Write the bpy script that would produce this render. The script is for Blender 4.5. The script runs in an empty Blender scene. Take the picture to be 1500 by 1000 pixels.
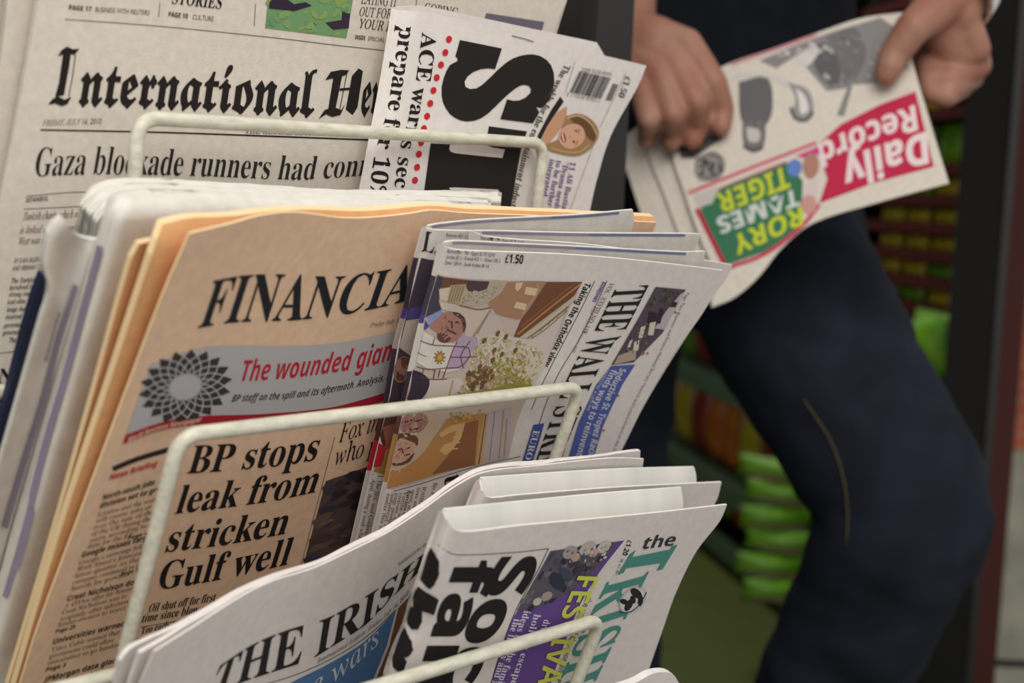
import bpy, bmesh, math, random
from mathutils import Vector, Matrix
from mathutils.bvhtree import BVHTree
R = math.radians
rng = random.Random(7)
sc = bpy.context.scene
COL = sc.collection

# ------------------------------------------------------------------ camera
FPX = 2083.33
YAW, PITCH, ROLL = R(41.6), R(-5.9), R(2.6)
CAM = Vector((0, 0, .8))
FWD = Vector((math.cos(YAW)*math.cos(PITCH), math.sin(YAW)*math.cos(PITCH), math.sin(PITCH)))
_r = FWD.cross(Vector((0, 0, 1))).normalized(); _u = _r.cross(FWD)
RT = _r*math.cos(ROLL)+_u*math.sin(ROLL); UP = -_r*math.sin(ROLL)+_u*math.cos(ROLL)
cd = bpy.data.cameras.new('camera'); cam = bpy.data.objects.new('camera', cd); COL.objects.link(cam)
cam.matrix_world = Matrix(((RT.x, UP.x, -FWD.x, CAM.x), (RT.y, UP.y, -FWD.y, CAM.y), (RT.z, UP.z, -FWD.z, CAM.z), (0, 0, 0, 1)))
cd.sensor_width = 36; cd.lens = FPX/1500*36; cd.clip_start = .02; cd.clip_end = 60
cd.dof.use_dof = True; cd.dof.focus_distance = .76; cd.dof.aperture_fstop = 6.4
sc.camera = cam
# ------------------------------------------------------------------ light
sc.view_settings.view_transform = 'Standard'; sc.view_settings.look = 'None'
sc.view_settings.gamma = 1; sc.view_settings.use_curve_mapping = False
sc.view_settings.exposure = 0.08
w = bpy.data.worlds.new('overcast_sky'); sc.world = w; w.use_nodes = True
wn = w.node_tree.nodes; bg = wn['Background']
bg.inputs[0].default_value = (1.0, .985, .965, 1); bg.inputs[1].default_value = .52


def area(name, loc, target, size, power, col):
    l = bpy.data.lights.new(name, 'AREA'); l.energy = power; l.size = size; l.color = col
    o = bpy.data.objects.new(name, l); COL.objects.link(o); o.location = loc
    o.rotation_euler = (Vector(target)-Vector(loc)).to_track_quat('-Z', 'Y').to_euler()
    return o


area('street_daylight', (-.3, -.5, 1.98), (.45, .5, .7), 1.3, 27, (1, .97, .92))
area('shop_ceiling_light', (2.2, 1.9, 2.45), (2.2, 1.9, 0), .9, 24, (1, .97, .88))  # added fill lamp with no visible fixture, brightens the shop shelves


def ray(px, py): return FWD+RT*((px-750)/FPX)+UP*((500-py)/FPX)
def P(px, py, d): return CAM+ray(px, py)*d


# ------------------------------------------------------------------ materials
def lin(c):
    return tuple(((v/255)/12.92 if v/255 <= .04045 else ((v/255+.055)/1.055)**2.4) for v in c)+(1,)


MATS = {}


def mat(name, col, rough=.7, spec=.3, metal=0.0, noise=0.0, nscale=60, bump=0.0, bscale=400, stretch=None, col2=None, coat=0):
    if name in MATS: return MATS[name]
    m = bpy.data.materials.new(name); m.use_nodes = True
    nt = m.node_tree; b = nt.nodes['Principled BSDF']
    b.inputs['Base Color'].default_value = lin(col); b.inputs['Roughness'].default_value = rough
    b.inputs['Specular IOR Level'].default_value = spec; b.inputs['Metallic'].default_value = metal
    b.inputs['Coat Weight'].default_value = coat
    tc = None
    if noise or bump:
        tc = nt.nodes.new('ShaderNodeTexCoord'); mp = nt.nodes.new('ShaderNodeMapping')
        if stretch: mp.inputs['Scale'].default_value = stretch
        nt.links.new(tc.outputs['Object'], mp.inputs[0])
    if noise:
        n = nt.nodes.new('ShaderNodeTexNoise'); n.inputs['Scale'].default_value = nscale; n.inputs['Detail'].default_value = 5
        nt.links.new(mp.outputs[0], n.inputs['Vector'])
        r = nt.nodes.new('ShaderNodeMapRange'); r.inputs['From Min'].default_value = .3; r.inputs['From Max'].default_value = .7
        nt.links.new(n.outputs['Fac'], r.inputs['Value'])
        mx = nt.nodes.new('ShaderNodeMix'); mx.data_type = 'RGBA'
        c2 = col2 or tuple(v*(1-noise) for v in col)
        mx.inputs['A'].default_value = lin(col); mx.inputs['B'].default_value = lin(c2)
        nt.links.new(r.outputs[0], mx.inputs['Factor']); nt.links.new(mx.outputs['Result'], b.inputs['Base Color'])
    if bump:
        n2 = nt.nodes.new('ShaderNodeTexNoise'); n2.inputs['Scale'].default_value = bscale; n2.inputs['Detail'].default_value = 4
        nt.links.new(mp.outputs[0], n2.inputs['Vector'])
        bp = nt.nodes.new('ShaderNodeBump'); bp.inputs['Strength'].default_value = bump; bp.inputs['Distance'].default_value = .002
        nt.links.new(n2.outputs['Fac'], bp.inputs['Height']); nt.links.new(bp.outputs[0], b.inputs['Normal'])
    MATS[name] = m
    return m


def ink(col):
    return mat('ink_%d_%d_%d' % tuple(int(v) for v in col), col, .75, .15)


BLACK = (38, 33, 31)
NEWS = mat('newsprint_grey', (222, 213, 200), .85, .1, noise=.05, nscale=220, bump=.12, bscale=900)
WHITE = mat('newsprint_white', (236, 229, 224), .82, .1, noise=.04, nscale=200, bump=.10, bscale=900)
CREAM = mat('newsprint_cream', (232, 228, 218), .82, .1, noise=.06, nscale=120, bump=.12, bscale=700)
PINK = mat('newsprint_salmon', (242, 207, 176), .85, .1, noise=.05, nscale=180, bump=.10, bscale=900)
PINKIN = mat('newsprint_salmon_inside', (240, 184, 130), .85, .1, noise=.05, nscale=180)  # deeper orange: shade between the pages put into the colour
SMUDGE = mat('newsprint_smudged', (232, 229, 222), .85, .1, noise=.2, nscale=9, stretch=(5, .2, .2), col2=(214, 214, 206))
WIRE = mat('chipped_white_enamel', (226, 224, 205), .42, .5, noise=.3, nscale=300, col2=(198, 195, 176), stretch=(.35, 1, 1), bump=.15, bscale=500)
SALMON_EDGE = mat('salmon_page_edges', (250, 220, 172), .85, .1)  # paler salmon: light catching the page edges put into the colour
EDGE = mat('stacked_page_edges', (206, 203, 190), .9, .1, noise=.3, nscale=160)  # greyer than the sheets: dark gaps between layers put into the colour
DARK = mat('black_board', (44, 41, 39), .6, .3, noise=.2, nscale=8)
DARK2 = mat('black_post_paint', (50, 50, 49), .6, .3, noise=.15, nscale=6)


# ------------------------------------------------------------------ objects
def link(name, me, parent=None, loc=None):
    o = bpy.data.objects.new(name, me); COL.objects.link(o)
    if parent is not None: o.parent = parent
    if loc is not None: o.location = loc
    return o


def tag(o, label=None, cat=None, group=None, kind=None):
    if label: o['label'] = label
    if cat: o['category'] = cat
    if group: o['group'] = group
    if kind: o['kind'] = kind
    return o


def thing(name, label, cat, loc, group=None):
    o = bpy.data.objects.new(name, None); COL.objects.link(o); o.location = loc; o.empty_display_size = .02
    return tag(o, label, cat, group)


def origin(o):
    v = Vector((0, 0, 0))
    while o is not None: v += Vector(o.location); o = o.parent
    return v


def mesh_of(name, verts, faces, mats, mi=None, parent=None, smooth=None):
    """verts in world space; the mesh is written relative to its parent thing"""
    off = origin(parent) if parent is not None else Vector((0, 0, 0))
    me = bpy.data.meshes.new(name)
    me.from_pydata([tuple(Vector(v)-off) for v in verts], [], faces)
    for m in mats: me.materials.append(m)
    if mi: me.polygons.foreach_set('material_index', mi)
    if smooth is True: me.polygons.foreach_set('use_smooth', [True]*len(faces))
    elif smooth: me.polygons.foreach_set('use_smooth', smooth)
    me.update()
    return link(name, me, parent)


# ------------------------------------------------------------------ paper sheets
class Plane:
    """an upright plane along the rack, through (Y, Z), its top leaning towards the street by `lean` degrees"""
    def __init__(s, Y, Z, lean, yaw=0, at=.5):
        a = R(lean); y = R(yaw)
        n = Vector((0, -math.cos(a), -math.sin(a)))
        n.rotate(Matrix.Rotation(y, 3, 'Z'))
        s.n = n; s.p = Vector((at, Y, Z))

    def hit(s, px, py, off=0):
        d = ray(px, py); return CAM+d*((s.p+s.n*off-CAM).dot(s.n)/d.dot(s.n))


class Free(Plane):
    def __init__(s, p, n): s.p = Vector(p); s.n = Vector(n).normalized()


def polyline(pts):
    """smooth chord-length curve through points"""
    pts = [Vector(p[:2]) for p in pts]
    if len(pts) == 2:
        return lambda t: pts[0].lerp(pts[1], t)
    d = [0]
    for a, b in zip(pts, pts[1:]): d.append(d[-1]+(b-a).length)
    L = d[-1] or 1; d = [x/L for x in d]
    tg = []
    for i in range(len(pts)):
        a, b = max(i-1, 0), min(i+1, len(pts)-1)
        tg.append((pts[b]-pts[a])/max(d[b]-d[a], 1e-6))

    def f(t):
        if t <= 0: return pts[0]+tg[0]*t
        if t >= 1: return pts[-1]+tg[-1]*(t-1)
        i = 0
        while i < len(d)-2 and t > d[i+1]: i += 1
        h = d[i+1]-d[i]; s = (t-d[i])/h
        return (pts[i]*(2*s**3-3*s*s+1)+tg[i]*h*(s**3-2*s*s+s)+pts[i+1]*(-2*s**3+3*s*s)+tg[i+1]*h*(s**3-s*s))
    return f


class Sheet:
    """a sheet of paper with its own outline, curl and thickness"""
    def __init__(s, name, L, Rr, plane, T=None, B=None, off=0, bump=None, n=(44, 40), th=.0012, m=WHITE, parent=None, back=None, edge=None, jag=0):
        s.name = name; s.parent = parent; s.plane = plane
        l = s.trim(polyline(L), off); r = s.trim(polyline(Rr), off)
        t = polyline(T if T else [L[0], Rr[0]]); b = polyline(B if B else [l(1), r(1)])
        c00, c10, c01, c11 = l(0), r(0), l(1), r(1)
        nu, nv = n
        V = []; ph = rng.uniform(0, 6)
        for j in range(nv+1):
            v = j/nv
            for i in range(nu+1):
                u = i/nu
                q = l(v)*(1-u)+r(v)*u+t(u)*(1-v)+b(u)*v-(c00*(1-u)*(1-v)+c10*u*(1-v)+c01*(1-u)*v+c11*u*v)
                if jag and j == 0: q = q+Vector((0, jag*(.5*math.sin(i*.83+ph)+.4*math.sin(i*.31+2*ph)+rng.uniform(-.35, .35))))
                V.append(plane.hit(q.x, q.y, off+(bump(u, v) if bump else 0)))
        idx = lambda i, j: j*(nu+1)+i
        F = [(idx(i, j), idx(i, j+1), idx(i+1, j+1), idx(i+1, j)) for j in range(nv) for i in range(nu)]
        s.bvh = BVHTree.FromPolygons(V, F)
        s.front = V
        s.px = lambda u, v: l(v)*(1-u)+r(v)*u+t(u)*(1-v)+b(u)*v-(c00*(1-u)*(1-v)+c10*u*(1-v)+c01*(1-u)*v+c11*u*v)
        s.ledge = l
        s.grid = lambda i, j: V[idx(i, j)]
        N = len(V)
        back_v = [p-plane.n*th for p in V]
        verts = V+back_v
        faces = list(F)+[tuple(N+k for k in reversed(f)) for f in F]
        sm = [True]*len(faces); mi = [0]*len(F)+[1]*len(F)
        ring = [idx(i, 0) for i in range(nu, -1, -1)]+[idx(0, j) for j in range(1, nv+1)]+[idx(i, nv) for i in range(1, nu+1)]+[idx(nu, j) for j in range(nv-1, -1, -1)]
        base = len(verts)
        verts += [V[k] for k in ring]+[back_v[k] for k in ring]
        m_ = len(ring)
        for k in range(m_-1):
            faces.append((base+k, base+m_+k, base+m_+k+1, base+k+1)); sm.append(False); mi.append(2)
        s.verts, s.faces, s.mi, s.sm = verts, faces, mi, sm
        s.mats = [m, back or m, edge or m]
        s.ink = {}
        s.nv, s.nu = nv, nu

    def trim(s, f, off):
        """end the edge where the sheet stands on the bottom of its pocket"""
        zb = getattr(s.plane, 'zb', None)
        if zb is None: return f
        t = 0
        while t < 1.6 and s.plane.hit(*f(t), off).z > zb: t += .01
        return lambda v: f(v*t)

    def topline(s, u0, u1, inset, wd, col, part='printing', k=24):
        s.line([tuple(s.px(u0+(u1-u0)*i/k, 0)+Vector((0, inset))) for i in range(k+1)], wd, col, part, 1)

    def fold_to(s, other, r=.004, wrap=()):
        """paper turning round the fold from this panel's left edge to the other panel's left edge"""
        k = 6; base = len(s.verts)
        out = Vector((-1, 0, 0))
        rows = min(s.nv, other.nv)
        for j in range(rows+1):
            a = s.grid(0, round(j*s.nv/rows)); b = other.grid(0, round(j*other.nv/rows))
            for q in range(k+1):
                t = q/k
                s.verts.append(a.lerp(b, t)+out*r*math.sin(math.pi*t))
        for j in range(rows):
            y = s.ledge((j+.5)/rows).y; mk = 0
            for y0, y1, c in wrap:
                if y0 <= y < y1:
                    if ink(c) not in s.mats: s.mats.append(ink(c))
                    mk = s.mats.index(ink(c))
            for q in range(k):
                a = base+j*(k+1)+q
                s.faces.append((a, a+1, a+k+2, a+k+1)); s.sm.append(True); s.mi.append(mk)

    # -------- printing on the sheet: picture coordinates are carried on to the paper's own surface
    def on(s, px, py, lift):
        for e in (0, 1.2, -1.2, 2.6, -2.6):
            h = s.bvh.ray_cast(CAM, ray(px+e, py).normalized())
            if h[0] is not None: break
        else: return None
        n = h[1] if h[1].dot(ray(px, py)) < 0 else -h[1]
        return h[0]+n*lift

    def put(s, part, bm, m, layer):
        lift = .00022+.00013*layer
        A = s.ink.setdefault(part, ([], [], [], []))
        V, F, MI, MS = A
        if m not in MS: MS.append(m)
        k = MS.index(m)
        mp = {}
        for v in bm.verts:
            h = s.on(v.co.x, v.co.y, lift)
            if h is not None: mp[v] = len(V); V.append(h)
        for f in bm.faces:
            if all(v in mp for v in f.verts):
                F.append(tuple(mp[v] for v in f.verts)); MI.append(k)
        bm.free()

    def cut(s, bm, step):
        xs = [v.co.x for v in bm.verts]; ys = [v.co.y for v in bm.verts]
        if not xs: return
        for ax, lo, hi in ((0, min(xs), max(xs)), (1, min(ys), max(ys))):
            k = int((hi-lo)/step)
            for i in range(1, k+1):
                c = lo+(hi-lo)*i/(k+1)
                co = Vector((c, 0, 0)) if ax == 0 else Vector((0, c, 0))
                no = Vector((1, 0, 0)) if ax == 0 else Vector((0, 1, 0))
                bmesh.ops.bisect_plane(bm, geom=bm.verts[:]+bm.edges[:]+bm.faces[:], plane_co=co, plane_no=no)

    def poly(s, pts, col, part='printing', layer=0, step=14, smooth=False):
        if smooth:
            f = polyline(list(pts)+[pts[0]]); k = max(12, len(pts)*4)
            pts = [tuple(f(i/k)) for i in range(k)]
        bm = bmesh.new()
        try: bm.faces.new([bm.verts.new((p[0], p[1], 0)) for p in pts])
        except ValueError: bm.free(); return
        bm.normal_update(); bmesh.ops.triangulate(bm, faces=bm.faces[:], ngon_method='EAR_CLIP')
        s.cut(bm, step)
        s.put(part, bm, col if isinstance(col, bpy.types.Material) else ink(col), layer)

    def ell(s, cx, cy, rx, ry, ang, col, part='printing', layer=0, n=18):
        c, d = math.cos(R(ang)), math.sin(R(ang))
        s.poly([(cx+rx*math.cos(t)*c-ry*math.sin(t)*d, cy+rx*math.cos(t)*d+ry*math.sin(t)*c) for t in [2*math.pi*i/n for i in range(n)]], col, part, layer, 30)

    def line(s, pts, wd, col, part='printing', layer=0):
        f = polyline(pts)
        L = sum((Vector(a[:2])-Vector(b[:2])).length for a, b in zip(pts, pts[1:])); k = max(1, int(L/8))
        bm = bmesh.new(); rows = []
        for i in range(k+1):
            t = i/k; c = f(t); d = (f(min(1, t+.01))-f(max(0, t-.01))).normalized(); nn = Vector((-d.y, d.x))*wd/2
            rows.append((bm.verts.new((c.x+nn.x, c.y+nn.y, 0)), bm.verts.new((c.x-nn.x, c.y-nn.y, 0))))
        for a, b in zip(rows, rows[1:]): bm.faces.new((a[0], a[1], b[1], b[0]))
        s.put(part, bm, col if isinstance(col, bpy.types.Material) else ink(col), layer)

    def dabs(s, region, n, size, cols, part='printing', layer=1, ang=(0, 180), asp=.5, seed=1):
        q = random.Random(seed)
        xs = [p[0] for p in region]; ys = [p[1] for p in region]

        def inside(x, y):
            c = False; j = len(region)-1
            for i in range(len(region)):
                xi, yi = region[i]; xj, yj = region[j]
                if (yi > y) != (yj > y) and x < (xj-xi)*(y-yi)/(yj-yi)+xi: c = not c
                j = i
            return c
        k = 0
        while k < n:
            x, y = q.uniform(min(xs), max(xs)), q.uniform(min(ys), max(ys))
            if not inside(x, y): continue
            z = q.uniform(*size); s.ell(x, y, z, z*asp*q.uniform(.7, 1.3), q.uniform(*ang), q.choice(cols), part, layer+(k % 4)*.25, 7); k += 1

    def text(s, body, style, base, top, col=BLACK, part='printing', layer=1, step=None, res=3, bold=0):
        """set a line of type: base = points along its baseline, top = points along the tops of its capitals"""
        bm = glyphs(body, style, res, bold)
        cap = CAPS[style]
        xs = [v.co.x for v in bm.verts]; x0, x1 = min(xs), max(xs)
        fb, ft = polyline(base), polyline(top)
        h = (Vector(base[0][:2])-Vector(top[0][:2])).length
        wpx = (Vector(base[-1][:2])-Vector(base[0][:2])).length
        if step is None: step = 10 if h > 34 else 1e9
        if step < 1e8 or len(base) > 2:
            st = step if step < 1e8 else 16
            k = int(wpx/st)
            for i in range(1, k+1):
                bmesh.ops.bisect_plane(bm, geom=bm.verts[:]+bm.edges[:]+bm.faces[:], plane_co=Vector((x0+(x1-x0)*i/(k+1), 0, 0)), plane_no=Vector((1, 0, 0)))
            k = int(h/st)
            for i in range(1, k+1):
                bmesh.ops.bisect_plane(bm, geom=bm.verts[:]+bm.edges[:]+bm.faces[:], plane_co=Vector((0, cap*i/(k+1), 0)), plane_no=Vector((0, 1, 0)))
        for v in bm.verts:
            t = (v.co.x-x0)/(x1-x0); q = fb(t).lerp(ft(t), v.co.y/cap); v.co = (q.x, q.y, 0)
        s.put(part, bm, col if isinstance(col, bpy.types.Material) else ink(col), layer)

    def done(s):
        o = mesh_of(s.name, s.verts, s.faces, s.mats, s.mi, s.parent, s.sm)
        A = s.ink.pop('printing', None)
        if A and A[1]:
            V, F, MI, MS = A
            off = origin(s.parent)
            me = bpy.data.meshes.new('t'); me.from_pydata([tuple(v-off) for v in V], [], F)
            bm = bmesh.new(); bm.from_mesh(o.data)
            n0 = len(bm.faces); k0 = len(o.data.materials)
            for m in MS: o.data.materials.append(m)
            bm.from_mesh(me); bm.faces.ensure_lookup_table()
            for i, k in enumerate(MI): bm.faces[n0+i].material_index = k0+k
            bm.to_mesh(o.data); bm.free(); bpy.data.meshes.remove(me)
        for part, (V, F, MI, MS) in s.ink.items():
            if F: mesh_of(part, V, F, MS, MI, o)
        s.obj = o
        return o


def alph(u, l, d=None):
    def f(t):
        o = ''
        for c in t:
            if 'A' <= c <= 'Z': o += chr(u+ord(c)-65)
            elif 'a' <= c <= 'z': o += '\u210e' if l == 0x1D44E and c == 'h' else chr(l+ord(c)-97)
            elif c.isdigit() and d: o += chr(d+ord(c)-48)
            else: o += c
        return o
    return f


STY = {'serif': alph(0x1D400, 0x1D41A, 0x1D7CE), 'italic': alph(0x1D434, 0x1D44E), 'bolditalic': alph(0x1D468, 0x1D482, 0x1D7CE),
       'black': alph(0x1D56C, 0x1D586), 'sans': alph(0x1D5D4, 0x1D5EE, 0x1D7EC), 'sansitalic': alph(0x1D63C, 0x1D656, 0x1D7EC),
       'script': alph(0x1D4D0, 0x1D4EA), 'light': lambda t: t, 'mono': alph(0x1D670, 0x1D68A, 0x1D7F6)}
STY['roman'] = STY['italic']
CAPS = {}


def raw_glyphs(body, res, bold=0):
    c = bpy.data.curves.new('type', 'FONT'); c.body = body; c.resolution_u = res; c.size = 1
    if bold: c.offset = bold
    o = bpy.data.objects.new('type', c); COL.objects.link(o)
    bpy.context.view_layer.update()
    me = bpy.data.meshes.new_from_object(o.evaluated_get(bpy.context.evaluated_depsgraph_get()))
    bpy.data.objects.remove(o); bpy.data.curves.remove(c)
    return me


def glyphs(body, style, res=3, bold=0):
    if style not in CAPS:
        me = raw_glyphs(STY[style]('E' if style != 'black' else 'T'), 3); CAPS[style] = max(v.co.y for v in me.vertices); bpy.data.meshes.remove(me)
    me = raw_glyphs(STY[style](body), res, bold)
    bm = bmesh.new(); bm.from_mesh(me); bpy.data.meshes.remove(me)
    if style == 'roman':
        for v in bm.verts: v.co.x -= v.co.y*.27
    return bm


def rnd_top(r, v0, n=2):
    return lambda u, v: -r*max(0, 1-v/v0)**n


def edge_l(r, u0):
    return lambda u, v: -r*max(0, 1-u/u0)**2

# ------------------------------------------------------------------ top pocket of the rack
Y1, Z1 = .565, .829
Y2, Z2 = .500, .692
Y3, Z3 = .455, .578
p_iht = Plane(Y1+.031, Z1, 8); p_iht.zb = .70
p_st = Plane(Y1+.011, Z1, 9); p_st.zb = .705


def base_of(plane, px, py): return plane.hit(px, py)


g = 'grey broadsheets in the top pocket'
for k, (lx, lab) in enumerate(((0, 'farthest back grey broadsheet at the far left edge of the top pocket'), (9, 'grey broadsheet just behind the front broadsheet headed in blackletter'))):
    t = thing('newspaper', lab, 'newspaper', base_of(p_iht, -60, 640), g)
    s = Sheet('front_page', [(4+lx, -70), (2+lx, 0), (-11+lx, 110), (-40+lx, 285), (-90+lx, 500), (-120+lx, 680)], [(780, -40), (770, 20), (700, 300), (620, 640)], p_iht, off=-.016+.007*k, n=(20, 20), m=NEWS, parent=t, th=.003)
    s.done()
t = thing('newspaper', 'grey broadsheet with a blackletter masthead and a Gaza headline in the top pocket', 'newspaper', base_of(p_iht, -60, 640), g)
iht = Sheet('front_page', [(70, -80), (56, 0), (30, 144), (2, 285), (-40, 500), (-75, 680)], [(828, 3), (811, 50), (745, 300), (660, 640)], p_iht, m=NEWS, parent=t, th=.0015, bump=lambda u, v: .003*math.sin(3*u+1))
inn = Sheet('inner_pages', [(72, -82), (58, 0), (33, 144), (6, 285), (-36, 500), (-70, 680)], [(832, -4), (815, 50), (748, 300), (663, 640)], p_iht, off=-.0022, m=NEWS, parent=t, th=.004, n=(20, 20), bump=lambda u, v: .003*math.sin(3*u+1))
inn.done()
t = thing('newspaper', 'white tabloid turned sideways with huge black letters and red dots', 'newspaper', base_of(p_st, 505, 420))
st = Sheet('front_page', [(580, 14), (565, 110), (550, 190), (533, 278), (505, 420)], [(947, 96), (935, 125), (895, 198), (876, 257), (864, 310), (850, 420)], p_st, T=[(580, 14), (643, 21), (750, 50), (850, 73), (947, 96)], m=WHITE, parent=t,
           bump=lambda u, v: .004*math.sin(math.pi*u)-.006*max(0, 1-u/.08)**2)
stb = Sheet('back_page', [(582, 10), (566, 110), (551, 190), (534, 278), (506, 420)], [(874, 62), (886, 84), (880, 150), (860, 300), (845, 420)], p_st, T=[(582, 10), (620, 9), (677, 20), (780, 42), (874, 62)], off=-.008, m=WHITE, parent=t, n=(24, 20))
st.fold_to(stb)

# ------------------------------------------------------------------ middle pocket
p2 = Plane(Y2+.0175, Z2, 26); p2.zb = .545
p2w = Plane(Y2+.0175, Z2, 26); p2w.zb = .758
g = 'folded white papers at the back of the middle pocket'
OUT = [(124, 291), (139, 273), (160, 264), (200, 260), (300, 265), (400, 271), (500, 277), (640, 278), (735, 279)]
t = thing('magazine', 'navy blue magazine edge behind the folded white papers at far left', 'magazine', base_of(p2, -40, 760))
navy = mat('navy_cover', (44, 50, 76), .5, .3, noise=.15, nscale=40)
Sheet('cover', [(62, 402), (45, 450), (10, 584), (-18, 680), (-50, 800)], [(90, 405), (76, 430), (50, 520), (0, 688), (-20, 800)], p2, off=-.056, m=navy, parent=t, n=(8, 20), th=.004).done()


def topcurve(r, v0): return lambda u, v: .016*max(0, 1-u/.46)**1.4+.00035*math.sin(430*v+5*math.sin(3*u))*max(0, 1-v/.15)-r*max(0, 1-v/v0)**2


wh = [('white folded newspaper farthest back in the middle pocket with its rounded fold uppermost', OUT, [(124, 291), (119, 315), (111, 345), (100, 400), (70, 500), (40, 600), (-10, 800)], -.0805, (738, 279)),
      ('white folded newspaper second from back in the middle pocket', [(132, 300), (150, 280), (175, 272), (220, 268), (300, 272), (400, 279), (500, 284), (640, 286), (720, 290)], [(132, 300), (128, 330), (118, 380), (90, 470), (60, 570), (0, 780)], -.0705, (720, 290)),
      ('white folded newspaper third from back in the middle pocket', [(142, 312), (157, 292), (185, 281), (230, 277), (300, 280), (400, 286), (500, 291), (640, 293), (718, 297)], [(142, 312), (138, 335), (128, 380), (100, 470), (70, 570), (10, 780)], -.0605, (718, 297))]
for wh_i, (lab, T, L, off, rr) in enumerate(wh):
    t = thing('newspaper', lab, 'newspaper', base_of(p2, L[-1][0], L[-1][1]), g)
    Sheet('folded_pages', [(x, y+4) for x, y in L], [(rr[0], rr[1]+4), (rr[0]-20, 420), (620, 600), (560, 800)], p2w, T=[(x, y+4) for x, y in T], off=off, m=CREAM, parent=t, th=.003, n=(80, 170), bump=topcurve(.010-.0012*wh_i, .14), jag=.7, edge=EDGE).done()
t = thing('newspaper', 'white newspaper with a crumpled left corner and a mauve margin stripe', 'newspaper', base_of(p2, -10, 780), g)
w2 = Sheet('front_page', [(91, 318), (72, 338), (65, 370), (64, 392), (73, 422), (60, 470), (40, 540), (20, 610), (-32, 790)], [(168, 352), (160, 380), (130, 470), (100, 570), (30, 800)], p2, T=[(91, 318), (111, 343), (135, 351), (168, 352)], off=-.0315, m=CREAM, parent=t, n=(24, 50), th=.003,
           bump=lambda u, v: .0028*math.sin(9*u+5*v)*max(0, 1-v*3)-.012*u)
w2.line([(110, 417), (83, 500), (63, 580), (35, 670), (5, 771)], 9, (150, 138, 156), 'printing', 5)
w2.text('Editorial and features inside today', 'light', [(84, 456), (64, 528)], [(89, 458), (69, 530)], (120, 116, 112))
w2.done()
t = thing('newspaper', 'white folded newspaper with a mauve edge stripe directly behind the salmon papers', 'newspaper', base_of(p2, -30, 960), g)
w1 = Sheet('front_page', [(163, 294), (153, 330), (139, 382), (108, 484), (82, 572), (22, 780), (0, 860), (-30, 960)], [(748, 306), (700, 420), (600, 700), (540, 900)], p2, T=[(163, 294), (180, 291), (210, 291), (300, 288), (380, 291), (500, 296), (640, 301), (748, 306)], off=-.041, m=CREAM, parent=t, n=(60, 44), th=.003,
           bump=lambda u, v: .016*max(0, 1-u/.46)**1.4-.008*max(0, 1-v/.035)**2-.010*max(0, 1-u/.05)**2, jag=.8)
w1.line([(150, 360), (133, 425), (98, 555), (70, 650), (38, 775), (10, 872)], 8, (146, 136, 158), 'printing', 9)
w1.done()

g = 'salmon pink broadsheets in the middle pocket'
ftb = lambda u, v: .026*max(0, 1-u/.46)**1.4+.001*math.sin(9*u+1)
t = thing('newspaper', 'salmon pink broadsheet at the back showing only its orange left edge', 'newspaper', base_of(p2, -20, 1110), g)
Sheet('pages', [(204, 357), (192, 380), (136, 580), (79, 780), (13, 1000), (-20, 1110)], [(800, 345), (760, 560), (640, 1000), (600, 1110)], p2, off=-.0345, T=[(204, 357), (240, 350), (500, 330), (800, 345)], bump=ftb, m=PINKIN, edge=SALMON_EDGE, parent=t, th=.003, n=(40, 30)).done()
t = thing('newspaper', 'salmon pink broadsheet in front with a black serif masthead and a well leak headline', 'newspaper', base_of(p2, 0, 1090), g)
Sheet('inner_pages', [(238, 328), (220, 380), (156, 575), (88, 780), (23, 1000), (-8, 1110)], [(958, 317), (955, 340), (900, 600), (800, 1000), (770, 1110)], p2, off=-.0275, T=[(238, 328), (275, 320), (340, 316), (400, 309), (450, 307), (540, 309), (600, 303), (630, 301), (680, 305), (780, 309), (958, 317)], bump=lambda u, v: ftb(u, v)-.006*max(0, .05-v)/.05, m=PINKIN, edge=SALMON_EDGE, parent=t, th=.004, n=(60, 30), jag=.5).done()
ft = Sheet('front_page', [(278, 342), (240, 428), (184, 575), (107, 780), (54, 923), (30, 1000), (0, 1090)], [(962, 326), (955, 345), (900, 600), (800, 1000), (770, 1110)], p2, off=-.024, T=[(278, 342), (340, 327), (380, 316), (430, 311), (500, 319), (540, 319), (600, 313), (632, 308), (680, 312), (780, 316), (962, 326)], bump=ftb, m=PINK, parent=t, th=.0012, n=(60, 50), edge=SALMON_EDGE)

g = 'white business broadsheets turned sideways in the middle pocket'
wbb = lambda u, v: .002*math.sin(math.pi*u)
wb = lambda u, v: .002*math.sin(math.pi*u)-.003*max(0, 1-u/.09)**2
t = thing('newspaper', 'rearmost sideways business broadsheet touching the salmon page, ending in a letter L on its fold', 'newspaper', base_of(p2, 490, 920), g)
ws3 = Sheet('front_page', [(625, 334), (608, 400), (598, 450), (584, 500), (568, 590), (546, 680), (518, 800), (490, 920)], [(900, 346), (850, 500), (800, 660), (700, 920)], p2, T=[(625, 334), (640, 337), (720, 339), (900, 346)], off=-.0125, bump=wb, m=WHITE, parent=t)
ws3b = Sheet('back_page', [(627, 331), (609, 400), (599, 450), (585, 500), (569, 590), (547, 680), (519, 800), (491, 920)], [(927, 307), (929, 325), (880, 500), (820, 660), (720, 920)], p2, T=[(627, 331), (640, 328), (700, 322), (850, 314), (927, 307)], off=-.0165, bump=wbb, m=CREAM, parent=t)
ws3.fold_to(ws3b, .004, ((377, 450, (74, 64, 76)), (450, 468, (84, 74, 140)), (468, 515, (190, 176, 166)), (515, 600, (74, 64, 76)), (600, 650, (96, 58, 52)), (650, 684, (196, 46, 62))))
t = thing('newspaper', 'middle one of the three sideways business broadsheets, mostly covered by the front copy', 'newspaper', base_of(p2, 560, 920), g)
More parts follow.
